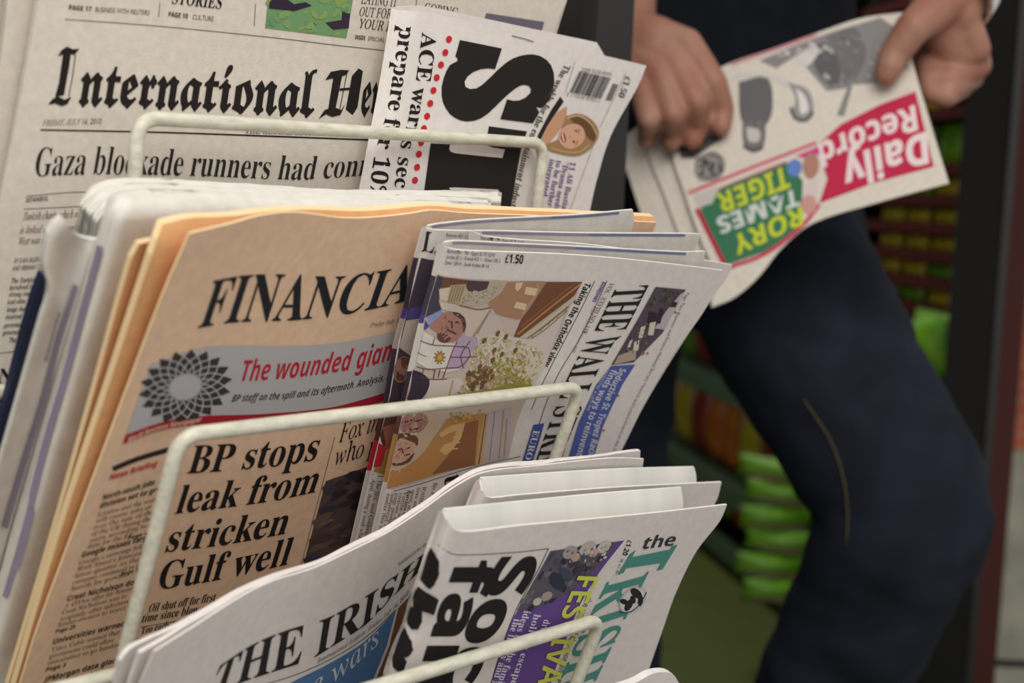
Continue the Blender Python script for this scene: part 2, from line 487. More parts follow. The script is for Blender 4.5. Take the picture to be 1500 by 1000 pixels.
ws2 = Sheet('front_page', [(694, 340), (684, 400), (650, 560), (610, 760), (560, 920)], [(1073, 388), (1066, 405), (1040, 440), (940, 600), (840, 800)], p2, T=[(694, 340), (712, 346), (760, 351), (850, 357), (1000, 376), (1073, 388)], off=-.0040, bump=wb, m=WHITE, parent=t)
ws2b = Sheet('back_page', [(696, 338), (686, 400), (652, 560), (612, 760), (562, 920)], [(1026, 343), (1018, 367), (960, 500), (840, 800)], p2, T=[(696, 338), (720, 338), (850, 341), (1003, 342), (1026, 343)], off=-.0080, bump=wbb, m=CREAM, parent=t)
ws2.fold_to(ws2b)
t = thing('newspaper', 'front copy of the sideways business broadsheets, a stone arch and flowers photo on it', 'newspaper', base_of(p2, 525, 880), g)
ws = Sheet('front_page', [(648, 358), (640, 400), (626, 450), (608, 525), (594, 586), (574, 676), (550, 780), (525, 880)], [(1059, 396), (1036, 448), (980, 528), (944, 592), (910, 660), (860, 750), (820, 840)], p2, T=[(648, 358), (657, 363), (675, 366.5), (767, 370), (850, 374), (950, 383), (1059, 396)], off=.0045, bump=wb, m=WHITE, parent=t, n=(60, 50))
wsb = Sheet('back_page', [(651, 355), (642, 400), (628, 450), (610, 525), (596, 586), (576, 676), (552, 780), (527, 880)], [(1033, 368), (1029, 390), (960, 528), (890, 660), (800, 840)], p2, T=[(651, 355), (663, 353), (683, 353), (742, 356), (850, 361), (1004, 369), (1033, 368)], off=.0005, bump=wbb, m=CREAM, parent=t)
ws.fold_to(wsb, .004, ((400, 455, (76, 70, 84)), (455, 480, (92, 78, 146)), (480, 540, (226, 220, 212)), (540, 592, (62, 54, 70)), (592, 640, (110, 74, 68)), (640, 712, (196, 146, 88))))

# ------------------------------------------------------------------ lower pocket
p3 = Plane(Y3+.012, Z3, 26); p3.zb = .44
itb = lambda u, v: .030*max(0, 1-u*1.7)**1.3
t = thing('newspaper', 'white broadsheet with a wavy top edge curling in front of the salmon paper', 'newspaper', base_of(p3, 200, 1080))
Sheet('inner_pages', [(176, 968), (166, 1010), (150, 1080)], [(930, 664), (935, 700), (880, 850), (830, 1080)], p3, T=[(176, 968), (192, 949), (270, 912), (352, 866), (398, 845), (460, 826), (520, 798), (570, 773), (616, 743), (670, 705), (709, 686), (790, 677), (880, 668), (930, 664)], off=-.057, bump=itb, m=WHITE, parent=t, n=(70, 20), th=.002, jag=.8).done()
Sheet('inner_pages', [(205, 957), (190, 1000), (168, 1080)], [(938, 668), (935, 700), (880, 850), (840, 1080)], p3, T=[(205, 957), (275, 916), (355, 868), (400, 847.5), (460, 828.5), (520, 800), (570, 775), (616, 745), (670, 707), (709, 688), (790, 679), (895, 666), (938, 660)], off=-.053, bump=itb, m=WHITE, parent=t, n=(70, 20), th=.002, jag=1).done()
it = Sheet('front_page', [(226, 954), (206, 1000), (180, 1070), (175, 1085)], [(943, 672), (938, 700), (880, 850), (850, 1085)], p3, T=[(226, 954), (280, 920), (358, 871), (400, 851), (460, 832), (520, 804), (570, 779), (616, 749), (670, 711), (709, 692), (790, 682), (895, 671), (943, 672)], off=-.049, bump=itb, m=WHITE, parent=t, n=(80, 40), th=.001)

g = 'folded tabloids in the lower pocket'
bk = lambda u, v: -.012*max(0, 1-v/.22)**2
ib = lambda u, v: .003*math.sin(math.pi*u)-.008*max(0, 1-u/.08)**2
t = thing('newspaper', 'folded white tabloid standing behind the tabloid with the green title', 'newspaper', base_of(p3, 600, 1000), g)
im2 = Sheet('front_page', [(704, 703), (690, 735), (670, 800), (600, 1000)], [(1057, 706), (1050, 732), (1010, 800), (900, 1000)], p3, T=[(704, 703), (708, 722), (716, 729), (760, 725), (900, 714), (1057, 706)], off=-.026, bump=ib, m=WHITE, parent=t)
im2b = Sheet('back_page', [(706, 700), (692, 735), (672, 800), (602, 1000)], [(1017, 684), (1020, 706), (960, 850), (890, 1000)], p3, T=[(706, 700), (805, 693), (910, 687), (1017, 684)], off=-.034, bump=bk, m=SMUDGE, parent=t)
im2.fold_to(im2b)
t = thing('newspaper', 'front white tabloid in the lower pocket with a green title and bold black headline', 'newspaper', base_of(p3, 545, 1090), g)
im = Sheet('front_page', [(650, 748), (632, 800), (620, 840), (608, 872), (597, 910), (586, 935), (574, 966), (565, 1000), (540, 1090)], [(1065, 742), (1055, 765), (1020, 810), (990, 870), (972, 920), (944, 1000), (915, 1090)], p3, T=[(650, 748), (656, 764), (664, 774), (682, 779), (760, 770), (880, 759), (970, 750), (1065, 739)], off=.004, bump=ib, m=WHITE, parent=t, n=(60, 50))
imb = Sheet('back_page', [(652, 746), (634, 800), (622, 840), (610, 872), (599, 910), (588, 935), (576, 966), (567, 1000), (542, 1090)], [(998, 714), (1000, 748), (960, 850), (880, 1090)], p3, T=[(652, 746), (760, 735), (880, 723), (998, 714)], off=-.004, bump=bk, m=SMUDGE, parent=t)
im.fold_to(imb)
p4 = Plane(Y3-.02, .49, 20)
t = thing('newspaper', 'white newspaper corner peeping up at the bottom below the green titled tabloid', 'newspaper', base_of(p4, 900, 1090))
Sheet('front_page', [(880, 1015), (870, 1050), (850, 1090)], [(997, 1004), (1000, 1040), (990, 1090)], p4, T=[(880, 1015), (930, 1000), (958, 986), (984, 986), (997, 1004)], m=WHITE, parent=t, n=(20, 10), th=.004).done()

# ------------------------------------------------------------------ printing
def cr(s, ox, oy, *pts): return [(ox+x/s, oy+y/s) for x, y in pts]


GREY = (104, 98, 94)
RED = (196, 40, 56)


def para(s, lefts, dx, slope, cap, lines, style='serif', col=(74, 66, 60), slant=.25):
    """consecutive lines of a column: left ends, run length, slope of the baseline"""
    for (x, y), t in zip(lefts, lines):
        wd = dx*min(1, len(t)/26) if dx > 0 else -dx
        s.text(t, style, [(x, y), (x+wd, y+wd*slope)], [(x+cap*slant, y-cap), (x+wd+cap*slant, y+wd*slope-cap)], col, res=1)


def down(s, body, style, base, cap, col=BLACK, part='printing', layer=1, up=-.0, res=2):
    """type set sideways: the baseline runs down the page, capitals point to the right"""
    s.text(body, style, base, [(x+cap, y+cap*up) for x, y in base], col, part, layer, res=res)


# ---- grey broadsheet
s = iht
MH = 'masthead'
s.poly([(84, 82), (90, 73), (98, 68), (106, 72), (116, 71), (108, 80), (98, 78), (90, 80)], BLACK, MH, 1)
s.poly([(92, 78), (103, 79), (101, 95), (93, 139), (80, 142), (86, 120)], BLACK, MH, 1.2)
s.poly([(70, 153), (76, 145), (84, 141), (94, 146), (104, 141), (98, 152), (90, 155), (80, 151)], BLACK, MH, 1.4)
s.line([(110, 79), (106, 110), (100, 141)], 1.2, BLACK, MH, 1)
s.text('nternational', 'black', [(112, 153), (280, 160), (459, 170)], [(123, 84), (292, 93), (468, 101)], BLACK, MH, step=16, bold=.012)
s.poly([(488, 112), (501, 109), (491, 158), (480, 161)], BLACK, MH, 1)
s.poly([(476, 117), (484, 105), (500, 102), (511, 103), (505, 110), (490, 114)], BLACK, MH, 1.2)
s.poly([(466, 174), (475, 161), (488, 156), (499, 161), (505, 152), (498, 168), (486, 171), (477, 167)], BLACK, MH, 1.4)
s.poly([(515, 111), (525, 100), (531, 104), (523, 157), (516, 168), (506, 160)], BLACK, MH, 1)
s.line([(497, 131), (520, 129)], 3.5, BLACK, MH, 1.6)
s.line([(508, 105), (497, 160)], 1.0, BLACK, MH, 1.6)
s.text('erald', 'black', [(527, 168), (597, 172)], [(536, 98), (606, 101)], BLACK, MH, step=16, bold=.012)
s.text('FRIDAY, JULY 16, 2010', 'italic', [(61, 184), (147, 181)], [(63, 175.5), (149, 172.5)], GREY)
s.line([(59, 190), (230, 193.5), (400, 199.5), (600, 207)], 2.2, BLACK)
s.text('THE GLOBAL EDITION OF THE', 'serif', [(358, 195), (520, 200)], [(360, 186), (522, 191)], GREY)
s.text('Gaza blockade runners had conn', 'serif', [(49, 258), (147, 255), (297, 258), (429, 263), (477, 261), (541, 256)], [(56, 216), (154, 214), (305, 220), (436, 228), (484, 227), (548, 223)], (48, 43, 40), 'headline', step=16, bold=-.007)
s.text('PAGE 17', 'sans', [(100, 14), (133, 16.5)], [(101, 7), (134, 9.5)], BLACK)
s.text('BUSINESS WITH REUTERS', 'light', [(139, 17), (218, 22)], [(140, 10), (219, 15)], GREY)
s.text('STORIES', 'serif', [(251, 5), (323, 13)], [(255, -13), (327, -5)], BLACK)
s.text('PAGE 10', 'sans', [(246, 24), (274, 27)], [(247, 17), (275, 20)], BLACK)
s.text('CULTURE', 'light', [(281, 28), (312, 31)], [(282, 21), (313, 24)], GREY)
s.line([(95, 28), (230, 38), (400, 55), (500, 67), (640, 82)], 1.1, GREY)
s.line([(234, 3), (232, 25)], 1, GREY)
s.line([(374, 6), (372, 38)], 1, GREY)
PH = 'photograph'
s.poly([(396, -35), (388, 41), (507, 56), (520, -20)], (112, 152, 104), PH, 0)
s.dabs([(397, -20), (392, 38), (505, 52), (515, -10)], 60, (4, 9), [(104, 146, 112), (124, 158, 100), (134, 160, 96)], PH, 1)
s.poly([(394, 2), (393, 12), (430, 16), (456, 8), (447, 3), (430, 6), (410, -8)], (52, 42, 58), PH, 2.2)
s.poly([(476, 33), (500, 29), (500, 17), (512, 20), (510, 41), (487, 43)], (58, 46, 62), PH, 2.2)
s.text('EATING IT', 'roman', [(528, 5), (580, 10)], [(531, -10), (583, -5)])
s.text('OUT FOR', 'roman', [(525, 23), (572, 27)], [(528, 10), (575, 13)])
s.text('YOUR HEAD', 'roman', [(523, 40), (600, 50)], [(527, 27), (604, 35)])
s.text('INSIDE', 'sans', [(519, 57), (534, 58.5)], [(520, 51), (535, 52.5)])
s.text('SPECIAL REPORT', 'light', [(538, 59), (590, 64)], [(539, 53), (591, 58)], GREY)
s.text('COPING', 'roman', [(620, 16), (669, 25)], [(623, 4), (672, 12)])
s.line([(611, -4), (608, 12)], 1, GREY)
s.poly([(712, 19), (797, 32), (789, 62), (704, 47)], (112, 104, 118), PH, 0)
s.line([(38, 287), (124, 281), (300, 290)], 1, GREY)
s.text('ISTANBUL', 'sans', [(37, 296), (70, 293)], [(38, 289.5), (71, 286.5)], GREY)
s.line([(35, 306), (117, 302)], 1, GREY)
para(s, [(33, 322), (28, 342), (26, 358)], 92, -.05, 11, ['Turkish charity which now', 'is linked with elite and', 'West was told of concern'], 'italic')
para(s, [(20, 385), (17, 396)], 80, -.06, 7, ['BY DAN BILEFSKY IN TOWN', 'AND HERNAN CORTES REY'], 'light')
para(s, [(15, 414), (13, 424), (12, 434), (10, 445), (9, 456), (7, 467), (5, 479), (3, 490), (12, 501)], 78, -.05, 7,
     ['The Turkish charity that', 'involved in the flotilla', 'strong connections to po', 'ical elite that may chal', 'lenge the long standing', 'received support from a', 'government close to the', 'governing party council', 'The aid group was given'])
s.line([(-2, 517), (40, 512)], 1, GREY)
s.text('N', 'serif', [(-4, 561), (15, 559)], [(0, 540), (19, 538)])

# ---- tabloid turned sideways
s = st
down(s, 'prepare for 10%', 'serif', [(586, 37), (567, 164), (559, 190), (547, 237), (541, 293)], 23, BLACK, 'headline', up=.12)
down(s, 'ACE warns sec', 'serif', [(618, 47), (609, 115), (604, 134), (597, 177), (586, 214), (577, 274)], 21.5, BLACK, 'headline', up=.10)
for x, y in cr(2.994, 400, 0, (770, 172), (754, 230), (735, 284), (716, 340), (702, 396), (688, 453), (674, 509), (660, 563), (648, 625), (638, 676), (630, 733), (621, 790)):
    s.ell(x, y, 4.3, 5.2, 20, (203, 44, 56), 'printing', 1)
K = (42, 38, 36)
s.poly(cr(2.994, 400, 0, (818, 175), (1002, 212), (972, 303), (945, 299), (910, 302), (876, 315), (850, 335), (838, 358), (842, 380), (862, 390), (890, 387), (915, 372), (950, 340), (985, 305), (1020, 275), (1050, 256), (1080, 245), (1110, 239), (1140, 238), (1170, 245), (1198, 262), (1218, 286), (1230, 320), (1232, 360), (1226, 400), (1212, 435), (1190, 463), (1172, 473), (1152, 468), (1166, 492), (1138, 540), (995, 522), (1025, 435), (1050, 441), (1078, 440), (1105, 428), (1126, 408), (1130, 390), (1120, 376), (1100, 371), (1080, 376), (1060, 388), (1030, 412), (1000, 440), (970, 470), (940, 498), (910, 518), (880, 529), (850, 532), (822, 528), (797, 516), (775, 500), (757, 475), (744, 448), (738, 418), (738, 380), (746, 345), (758, 312), (775, 284), (806, 268), (808, 255), (798, 247)), K, MH, 1, 10)
s.poly(cr(2.994, 400, 0, (945, 553), (1112, 575), (1085, 660), (1040, 910), (1000, 1010), (640, 1010), (662, 830), (690, 628), (930, 640)), K, MH, 1, 10)
s.poly(cr(2.994, 400, 0, (774, 634), (770, 652), (776, 664), (795, 671), (860, 678), (1003, 692), (1014, 655), (960, 646), (930, 636)), WHITE, MH, 2, 10)
s.poly(cr(2.994, 400, 0, (770, 822), (800, 821), (985, 831), (992, 850), (985, 864), (955, 864), (800, 846), (776, 838)), WHITE, MH, 2, 10)
down(s, 'The weekly for the entertainment industry', 'serif', [(827, 94), (814, 117), (797, 150), (787, 170), (779, 190), (771, 207), (764, 230), (755, 267), (744, 312)], 9, (82, 76, 72), up=.4)


def dots(s, a, b, n, r=.8, col=(120, 114, 110)):
    for i in range(n):
        t = i/(n-1); s.ell(a[0]+(b[0]-a[0])*t, a[1]+(b[1]-a[1])*t, r, r, 0, col, 'printing', 1, 6)


dots(s, (841, 92), (828, 134), 16); dots(s, (915, 109), (879, 185), 28); dots(s, (876, 192), (834, 308), 40)
q = random.Random(3)
x = 0
while x < 1:
    wd = q.choice((.012, .02, .03)); g = q.choice((.008, .014, .022))
    a = (848+46*x, 104+10*x); b = (848+46*(x+wd), 104+10*(x+wd))
    s.poly([a, b, (b[0]-14.5, b[1]+30.5), (a[0]-14.5, a[1]+30.5)], (70, 66, 66), 'barcode', 1, 60); x += wd+g
for x in (0, .22, .4, .62, .84):
    a = (897.5+8*x, 122+2*x); b = (a[0]+1.0, a[1]+.2)
    s.poly([a, b, (b[0]-11, b[1]+24), (a[0]-11, a[1]+24)], (70, 66, 66), 'barcode', 1, 60)
s.text('ISSN 0038-9099', 'mono', [(850.5, 104), (894, 112)], [(852, 98.5), (895, 106.5)], GREY, 'barcode')
s.text('9 770038 909011', 'mono', [(829, 140), (877, 150)], [(831, 135), (879, 145)], GREY, 'barcode')
down(s, '£1.50', 'serif', [(916, 111), (905, 141)], 8, BLACK, up=.35)
C6 = lambda *p: cr(3.03, 780, 0, *p)
s.poly(C6((122, 428), (137, 450), (62, 560), (20, 650), (22, 600), (80, 490)), (46, 40, 40), PH, 1)
s.poly(C6((150, 470), (150, 530), (100, 600), (62, 645), (28, 645), (62, 560), (112, 495)), (206, 158, 124), PH, 1.3)
s.poly(C6((145, 515), (200, 503), (258, 528), (292, 580), (282, 625), (240, 672), (190, 692), (120, 682), (66, 664), (58, 642), (112, 616), (130, 560)), (166, 132, 92), PH, 1.8, smooth=True)
s.poly(C6((160, 520), (215, 515), (262, 545), (280, 590), (268, 628), (235, 600), (215, 560), (180, 545)), (112, 82, 56), PH, 2.1, smooth=True)
s.line(C6((150, 525), (200, 512), (255, 545), (285, 600)), 2.2, (206, 176, 130), PH, 2.3)
s.line(C6((80, 655), (140, 672), (210, 672), (250, 640)), 2.2, (196, 164, 112), PH, 2.3)
s.poly(C6((120, 580), (150, 555), (195, 550), (225, 575), (228, 615), (205, 645), (160, 660), (125, 640), (112, 610)), (222, 172, 142), PH, 2.6, smooth=True)
s.poly(C6((124, 588), (138, 592), (146, 622), (136, 632), (122, 612)), (164, 74, 68), PH, 3, smooth=True)
s.line(C6((128, 592), (138, 612), (136, 626)), 1.6, (240, 234, 226), PH, 3.3)
s.ell(*C6((190, 580))[0], 2.2, 1.4, 60, (70, 50, 44), PH, 3); s.ell(*C6((180, 628))[0], 2.2, 1.4, 60, (70, 50, 44), PH, 3)
s.line(C6((205, 570), (200, 592)), 1.2, (110, 78, 58), PH, 3); s.line(C6((198, 622), (188, 644)), 1.2, (110, 78, 58), PH, 3)
s.line(C6((168, 600), (158, 606), (160, 614)), 1.1, (180, 116, 96), PH, 3)
PUR = (112, 92, 146)
down(s, '11 Ali Bastian', 'serif', [(835, 236), (821, 312)], 8, PUR, up=.25)
down(s, '“Drama needs', 'serif', [(825, 236), (811, 306)], 8, PUR, up=.25)
down(s, 'to be further', 'serif', [(815, 234), (801, 302)], 8, PUR, up=.25)
down(s, 'integrated', 'serif', [(805, 232), (794, 286)], 8, PUR, up=.25)
s.line([(749, 52), (765, 56), (781, 61)], 1.5, (132, 128, 124), 'staple', 2)

# ---- salmon broadsheet
s = ft
s.text('FINANCIAL', 'serif', [(289, 480), (330, 473), (375, 470), (430, 468.5), (480, 463), (530, 455), (568, 447), (600, 438.5), (636, 428)], [(312, 411), (352, 403.5), (400, 401), (452, 403.5), (503, 404), (553, 397), (589, 390), (619, 383), (654, 372)], (40, 42, 48), MH, step=12)
s.text('Friday July 16 2010', 'italic', [(541, 479), (605, 467)], [(543, 472.5), (607, 460.5)], (96, 84, 76))
BN = 'banner'
top_ = [(220, 534), (274, 514), (320, 506), (434, 506), (500, 501), (560, 489), (620, 474)]
mid_ = [(184, 636), (240, 617), (292, 609), (380, 606), (480, 597), (540, 582), (600, 562)]
bot_ = [(179, 650), (230, 631), (280, 622), (352, 619), (400, 616), (480, 606), (540, 593), (596, 575)]


def dense(p, k=24):
    f = polyline(p); return [tuple(f(i/k)) for i in range(k+1)]


s.poly(dense(top_)+dense(mid_)[::-1], (192, 190, 192), BN, 0)
s.poly(dense(mid_)+dense(bot_)[::-1], (176, 36, 54), BN, .6)
# petals of the round emblem
cx, cy = 271, 566
A = Matrix(((66, 3), (-11, 52)))
PT = lambda r, t: (cx+A[0][0]*r*math.cos(t)+A[0][1]*r*math.sin(t), cy+A[1][0]*r*math.cos(t)+A[1][1]*r*math.sin(t))
N = 18
EM = (66, 61, 58); GB = (192, 190, 192)
star = []
for k in range(N):
    t = 2*math.pi*k/N
    star += [PT(.80, t-math.pi/N), PT(1.04, t)]
inner = [PT(.36+.05*(k % 2), 2*math.pi*k/36) for k in range(36)]
for k in range(N):
    t = 2*math.pi*k/N; d = math.pi/N
    s.poly([PT(.40, t-d), PT(.62, t-d), PT(.84, t-d), PT(1.04, t), PT(.84, t+d), PT(.62, t+d), PT(.40, t+d), PT(.34, t)], EM, BN, 1, 40)
for k in range(N):
    for sg in (1, -1):
        t = 2*math.pi*(k+.5)/N
        s.line([PT(.36, t-sg*.55), PT(.56, t-sg*.36), PT(.74, t-sg*.14), PT(.88, t+sg*.03)], 1.7, GB, BN, 1.5)
s.text('The wounded giant', 'sansitalic', [(352, 558), (420, 553.5), (480, 546), (535, 537), (583, 523)], [(357, 527), (425, 524), (485, 517), (540, 506), (588, 493)], (196, 44, 62), BN, step=16)
s.text('BP staff on the spill and its aftermath. Analysis, Pages', 'sansitalic', [(338, 588), (430, 582), (500, 571), (592, 550)], [(341, 577.5), (432, 572), (502, 561), (594, 540)], (62, 56, 54), BN, step=16, res=2)
s.text('World Business Newspaper', 'sansitalic', [(186, 647), (230, 629.5), (294, 616.5)], [(187.5, 639), (231, 622), (295, 609)], (240, 205, 176), BN, 2, res=2)
s.line([(165, 686.5), (200, 672), (254, 656)], 7, (52, 46, 42))
s.text('News Briefing', 'sans', [(159, 703), (228, 682)], [(162, 694), (231, 673)], RED)


def item(h, a, b, lines, lefts, page=None, pp=None):
    cap = 8.2
    for (t, p0, p1) in zip(h, a, b):
        s.text(t, 'sans', [p0, p1], [(p0[0]+2.6, p0[1]-cap), (p1[0]+2.6, p1[1]-cap)], (44, 38, 34), res=2)
    para(s, lefts, 112, -.265, 6.6, lines, 'roman', (88, 74, 62), .3)
    if page: s.text(page, 'sans', [pp, (pp[0]+29, pp[1]-7.5)], [(pp[0]+2, pp[1]-6), (pp[0]+31, pp[1]-13.5)], (52, 44, 40), res=1)


item(['North-south jobs', 'division set to grow'], [(149, 732), (145, 744)], [(225, 709), (242, 716)],
     ['London and the south-east', 'will create jobs at twice', 'over the rate of the rest', 'of the UK during the next', 'years, according to forec', 'data for the FT.'],
     [(142, 756), (139, 765.5), (136, 775), (133, 784.5), (130, 794), (127, 803)], 'Page 4', (186, 790))
item(['Google misses targets'], [(118, 816)], [(229, 786)],
     ['Google’s earnings fell sho', 'Wall Street’s forecasts in', 'latest quarter, as the sea', 'company continued to inves', 'heavily for growth.'],
     [(114, 827), (111.5, 836.5), (108.5, 846), (105.5, 855.5), (102.5, 865)], 'Page 15', (176, 843))
item(['Crest Nicholson doubt'], [(97, 880)], [(213, 851)],
     ['A £550m offer for housebui', 'Crest Nicholson was in', 'jeopardy after advisers to', 'lender-owners to reject th'],
     [(92.5, 890), (89.5, 899.5), (86.5, 909), (83.5, 918)], 'Page 25', (80, 927))
item(['Universities warned'], [(76, 943)], [(181, 916)],
     ['Vince Cable warned that th', 'government could allow', 'universities to go bankrup'],
     [(74, 954), (71, 964), (68.5, 973.5)], 'Page 3', (66, 983))
item(['JPMorgan data gloom'], [(63, 999)], [(179, 967)], ['JP Morgan Chase has confir', 'that Wall Street’s recover'], [(58, 1010), (56, 1019)])
HD = 'headline'
s.text('BP stops', 'serif', [(273, 693), (330, 689), (365, 685.5), (412, 681), (461, 673)], [(285, 652), (342, 649), (378, 645), (425, 639), (474, 630)], BLACK, HD, step=14)
s.text('leak from', 'serif', [(255, 752), (304, 746), (352, 740), (405, 732), (461, 720)], [(268, 710), (318, 705), (366, 699), (419, 691), (476, 678)], BLACK, HD, step=14)
s.text('stricken', 'serif', [(241, 808), (330, 797), (417, 781)], [(254, 767), (344, 756), (431, 740)], BLACK, HD, step=14)
s.text('Gulf well', 'serif', [(229, 863), (290, 854), (350, 842), (420, 826)], [(240, 822), (302, 813), (362, 801), (433, 785)], BLACK, HD, step=14)
s.text('Oil shut off for first', 'serif', [(216, 896), (314, 879)], [(220, 884), (318, 867)], (58, 50, 44))
s.text('time since blow-out', 'serif', [(206, 911), (310, 893)], [(210, 899), (314, 881)], (58, 50, 44))
s.line([(206, 918), (310, 900)], .9, (110, 92, 78))
s.text('Too early to say eventually', 'serif', [(205, 928), (325, 903)], [(208, 917), (328, 892)], (58, 50, 44))
s.text('manually capping the oil', 'serif', [(197, 942), (310, 916)], [(200, 931), (313, 905)], (58, 50, 44))
s.text('US Coastguard', 'italic', [(339, 870), (392, 856)], [(341, 862), (394, 848)], GREY)
s.text('Fox investor', 'roman', [(495, 648), (551, 630), (605, 612)], [(503, 619), (561, 600), (614, 580)], (46, 40, 38), 'side_headline')
s.text('who paid', 'roman', [(487, 682), (551, 662), (580, 652)], [(495, 653), (560, 633), (588, 623)], (46, 40, 38), 'side_headline')
s.line([(490, 640), (470, 716), (440, 830)], .9, (130, 110, 92))
s.poly([(477, 704), (556, 677), (540, 760), (505, 890), (430, 880)], (94, 78, 74), PH, 0)
s.dabs([(480, 706), (500, 698), (470, 790), (445, 850)], 24, (6, 14), [(74, 66, 86), (66, 58, 72), (84, 70, 74)], PH, .5, (-30, -10), .4, 4)
s.dabs([(470, 750), (530, 735), (500, 830), (445, 850)], 26, (8, 20), [(124, 102, 90), (110, 92, 84), (96, 78, 70), (84, 66, 58)], PH, 1, (-30, -15), .25, 5)
s.dabs([(500, 698), (550, 682), (540, 735), (485, 750)], 24, (7, 14), [(58, 48, 52), (70, 58, 60)], PH, .6, (-30, -10), .4, 6)

# ---- business broadsheets turned sideways
TINY = (96, 90, 88)
s = ws3
s.text('L.', 'serif', [(617, 367.5), (639, 371.5)], [(622.5, 338), (645, 341.5)], (52, 42, 40), MH)
s.poly([(617, 377), (630, 380), (643, 381), (596, 586), (566, 597), (572, 578), (588, 490), (603, 430)], (74, 64, 76), PH, 0, 9)
s.poly([(601, 451), (606, 449), (628, 446), (624, 463), (596, 468)], (84, 74, 140), PH, 1, 9)
s.poly([(595, 469), (624, 464), (612, 515), (600, 520), (585, 508)], (190, 176, 166), PH, 1, 9)
s.ell(589, 540, 12, 20, 15, (164, 122, 106), PH, 1.5); s.ell(594, 531, 7, 8, 0, (120, 78, 68), PH, 2); s.ell(586, 552, 6, 5, 0, (112, 72, 62), PH, 2)
s.line([(596, 572), (592, 590)], 4, (226, 220, 214), PH, 2)
s.poly([(565, 608), (588, 604), (580, 640), (562, 655), (556, 640)], (96, 58, 52), PH, 0, 9)
s.poly([(561, 625), (582, 618), (580, 650), (566, 658)], (150, 96, 80), PH, 1, 9)
s.poly([(555, 648), (566, 655), (558, 682), (547, 684)], (196, 46, 62), PH, 1, 9)
s.poly([(566, 658), (576, 655), (566, 695), (547, 690), (550, 684), (558, 682)], (186, 140, 84), PH, .8, 9)
s.line([(545, 694), (556, 697), (566, 698)], 1, TINY)
for i, (x, y, t) in enumerate(((545, 700, 'April, during a week when'), (553, 702, 'The SEC sued Goldman in'), (561, 704, 'announced Thursday. The'))):
    down(s, t, 'roman', [(x, y), (x-22, y+92)], 6, (92, 86, 84), up=.2, res=1)
s.text('Bahrain BD 1.50 - Egypt $1.75', 'light', [(653, 346), (720, 350)], [(653.6, 341), (720.6, 345)], TINY, res=1)
s.text('Jordan JD 2 - Kuwait KD 1', 'light', [(652, 355), (710, 358)], [(652.6, 350), (710.6, 353)], TINY, res=1)
s = ws2
s.text('Bahrain BD 1.50 - Egypt $1.75 (Q/V)', 'light', [(704, 350), (767, 358)], [(704.5, 345), (767.5, 353)], TINY, res=1)
s.text('£1.50', 'sans', [(781, 368), (803, 370)], [(782, 355.5), (804, 357.5)])
for b, u0, u1, ux in ((ws3b, .02, .93, .6), (ws2b, .03, .93, .5), (wsb, .03, .925, .5)):
    b.topline(u0, ux, 2.4, 3.2, (152, 142, 166)); b.topline(ux, u1, 2.4, 3.2, (114, 124, 166))

s = ws
TX = 'printing'
s.text('Bahrain BD 1.50 - Egypt $1.75 (Q/V)', 'light', [(655, 369.5), (724, 375.5)], [(656, 364.5), (725, 370.5)], (70, 64, 64), TX, res=2)
s.text('Jordan JD 2 - Kuwait KD 1 - Oman OR 2', 'light', [(653, 378), (732, 384)], [(654, 373), (733, 379)], (70, 64, 64), TX, res=2)
s.text('Qatar QR14 - Saudi Arabia SR 14', 'light', [(651, 386), (715, 392)], [(652, 381), (716, 387)], (70, 64, 64), TX, res=2)
s.text('£1.50', 'sans', [(739, 384), (765, 386)], [(741, 371), (767, 373)], BLACK, TX)
c6 = lambda *p: cr(5, 560, 400, *p)
c3 = lambda *p: cr(5, 430, 600, *p)
s.poly([(641, 400), (650, 403.5), (675, 407), (741, 410.5), (853, 412), (838, 442), (798, 538), (778, 566), (757, 616), (745, 668), (690, 680), (610, 706), (574, 716), (567, 712), (576, 676), (596, 586), (610, 525), (628, 450)], (206, 188, 176), PH, 0, 9)


def f(pts, col, l=1, sm=False, step=14): s.poly(c6(*pts), col, PH, l, step, sm)
def g3(pts, col, l=1, sm=False): s.poly(c3(*pts), col, PH, l, 14, sm)


f([(402, 12), (445, 25), (425, 110), (415, 200), (432, 262), (325, 315), (312, 330), (345, 200)], (76, 70, 84), 1, step=8)
f([(445, 25), (640, 50), (600, 92), (480, 102), (425, 112)], (118, 82, 62), 1.2)
f([(560, 95), (650, 125), (720, 115), (790, 58), (912, 62), (862, 142), (762, 212), (640, 238), (540, 222), (520, 110)], (192, 178, 158), 1.4, True)
s.dabs(c6((560, 150), (720, 140), (850, 80), (890, 70), (830, 160), (700, 215), (580, 215)), 90, (.9, 1.8), [(150, 134, 116), (214, 204, 186), (168, 150, 128)], PH, 1.8, seed=9)
f([(618, 48), (782, 58), (762, 112), (700, 132), (672, 118), (655, 134), (625, 125), (610, 92)], (88, 72, 76), 1.9)
f([(498, 84), (612, 76), (560, 222), (470, 206)], (186, 168, 138), 1.9)
for k in range(5): s.line(c6((515+k*20, 86), (482+k*18, 206)), 1.1, (138, 112, 82), PH, 2.3)
f([(415, 112), (500, 98), (470, 206), (418, 190)], (216, 202, 180), 1.6)
f([(412, 196), (560, 236), (700, 248), (806, 244), (752, 335), (652, 482), (600, 482), (602, 320), (520, 282), (432, 262)], (212, 196, 184), 1.6)
s.line(c6((560, 232), (700, 262), (800, 246)), 2.2, (138, 110, 88), PH, 2.2)
s.line(c6((790, 262), (740, 340), (660, 462)), 3, (176, 152, 128), PH, 2.2); s.line(c6((770, 300), (690, 440)), 1.2, (150, 126, 104), PH, 2.4)
f([(912, 62), (1200, 62), (1160, 122), (1062, 262), (1010, 332), (930, 322), (832, 292), (800, 242), (770, 222), (862, 142)], (176, 136, 108), 1.5, True)
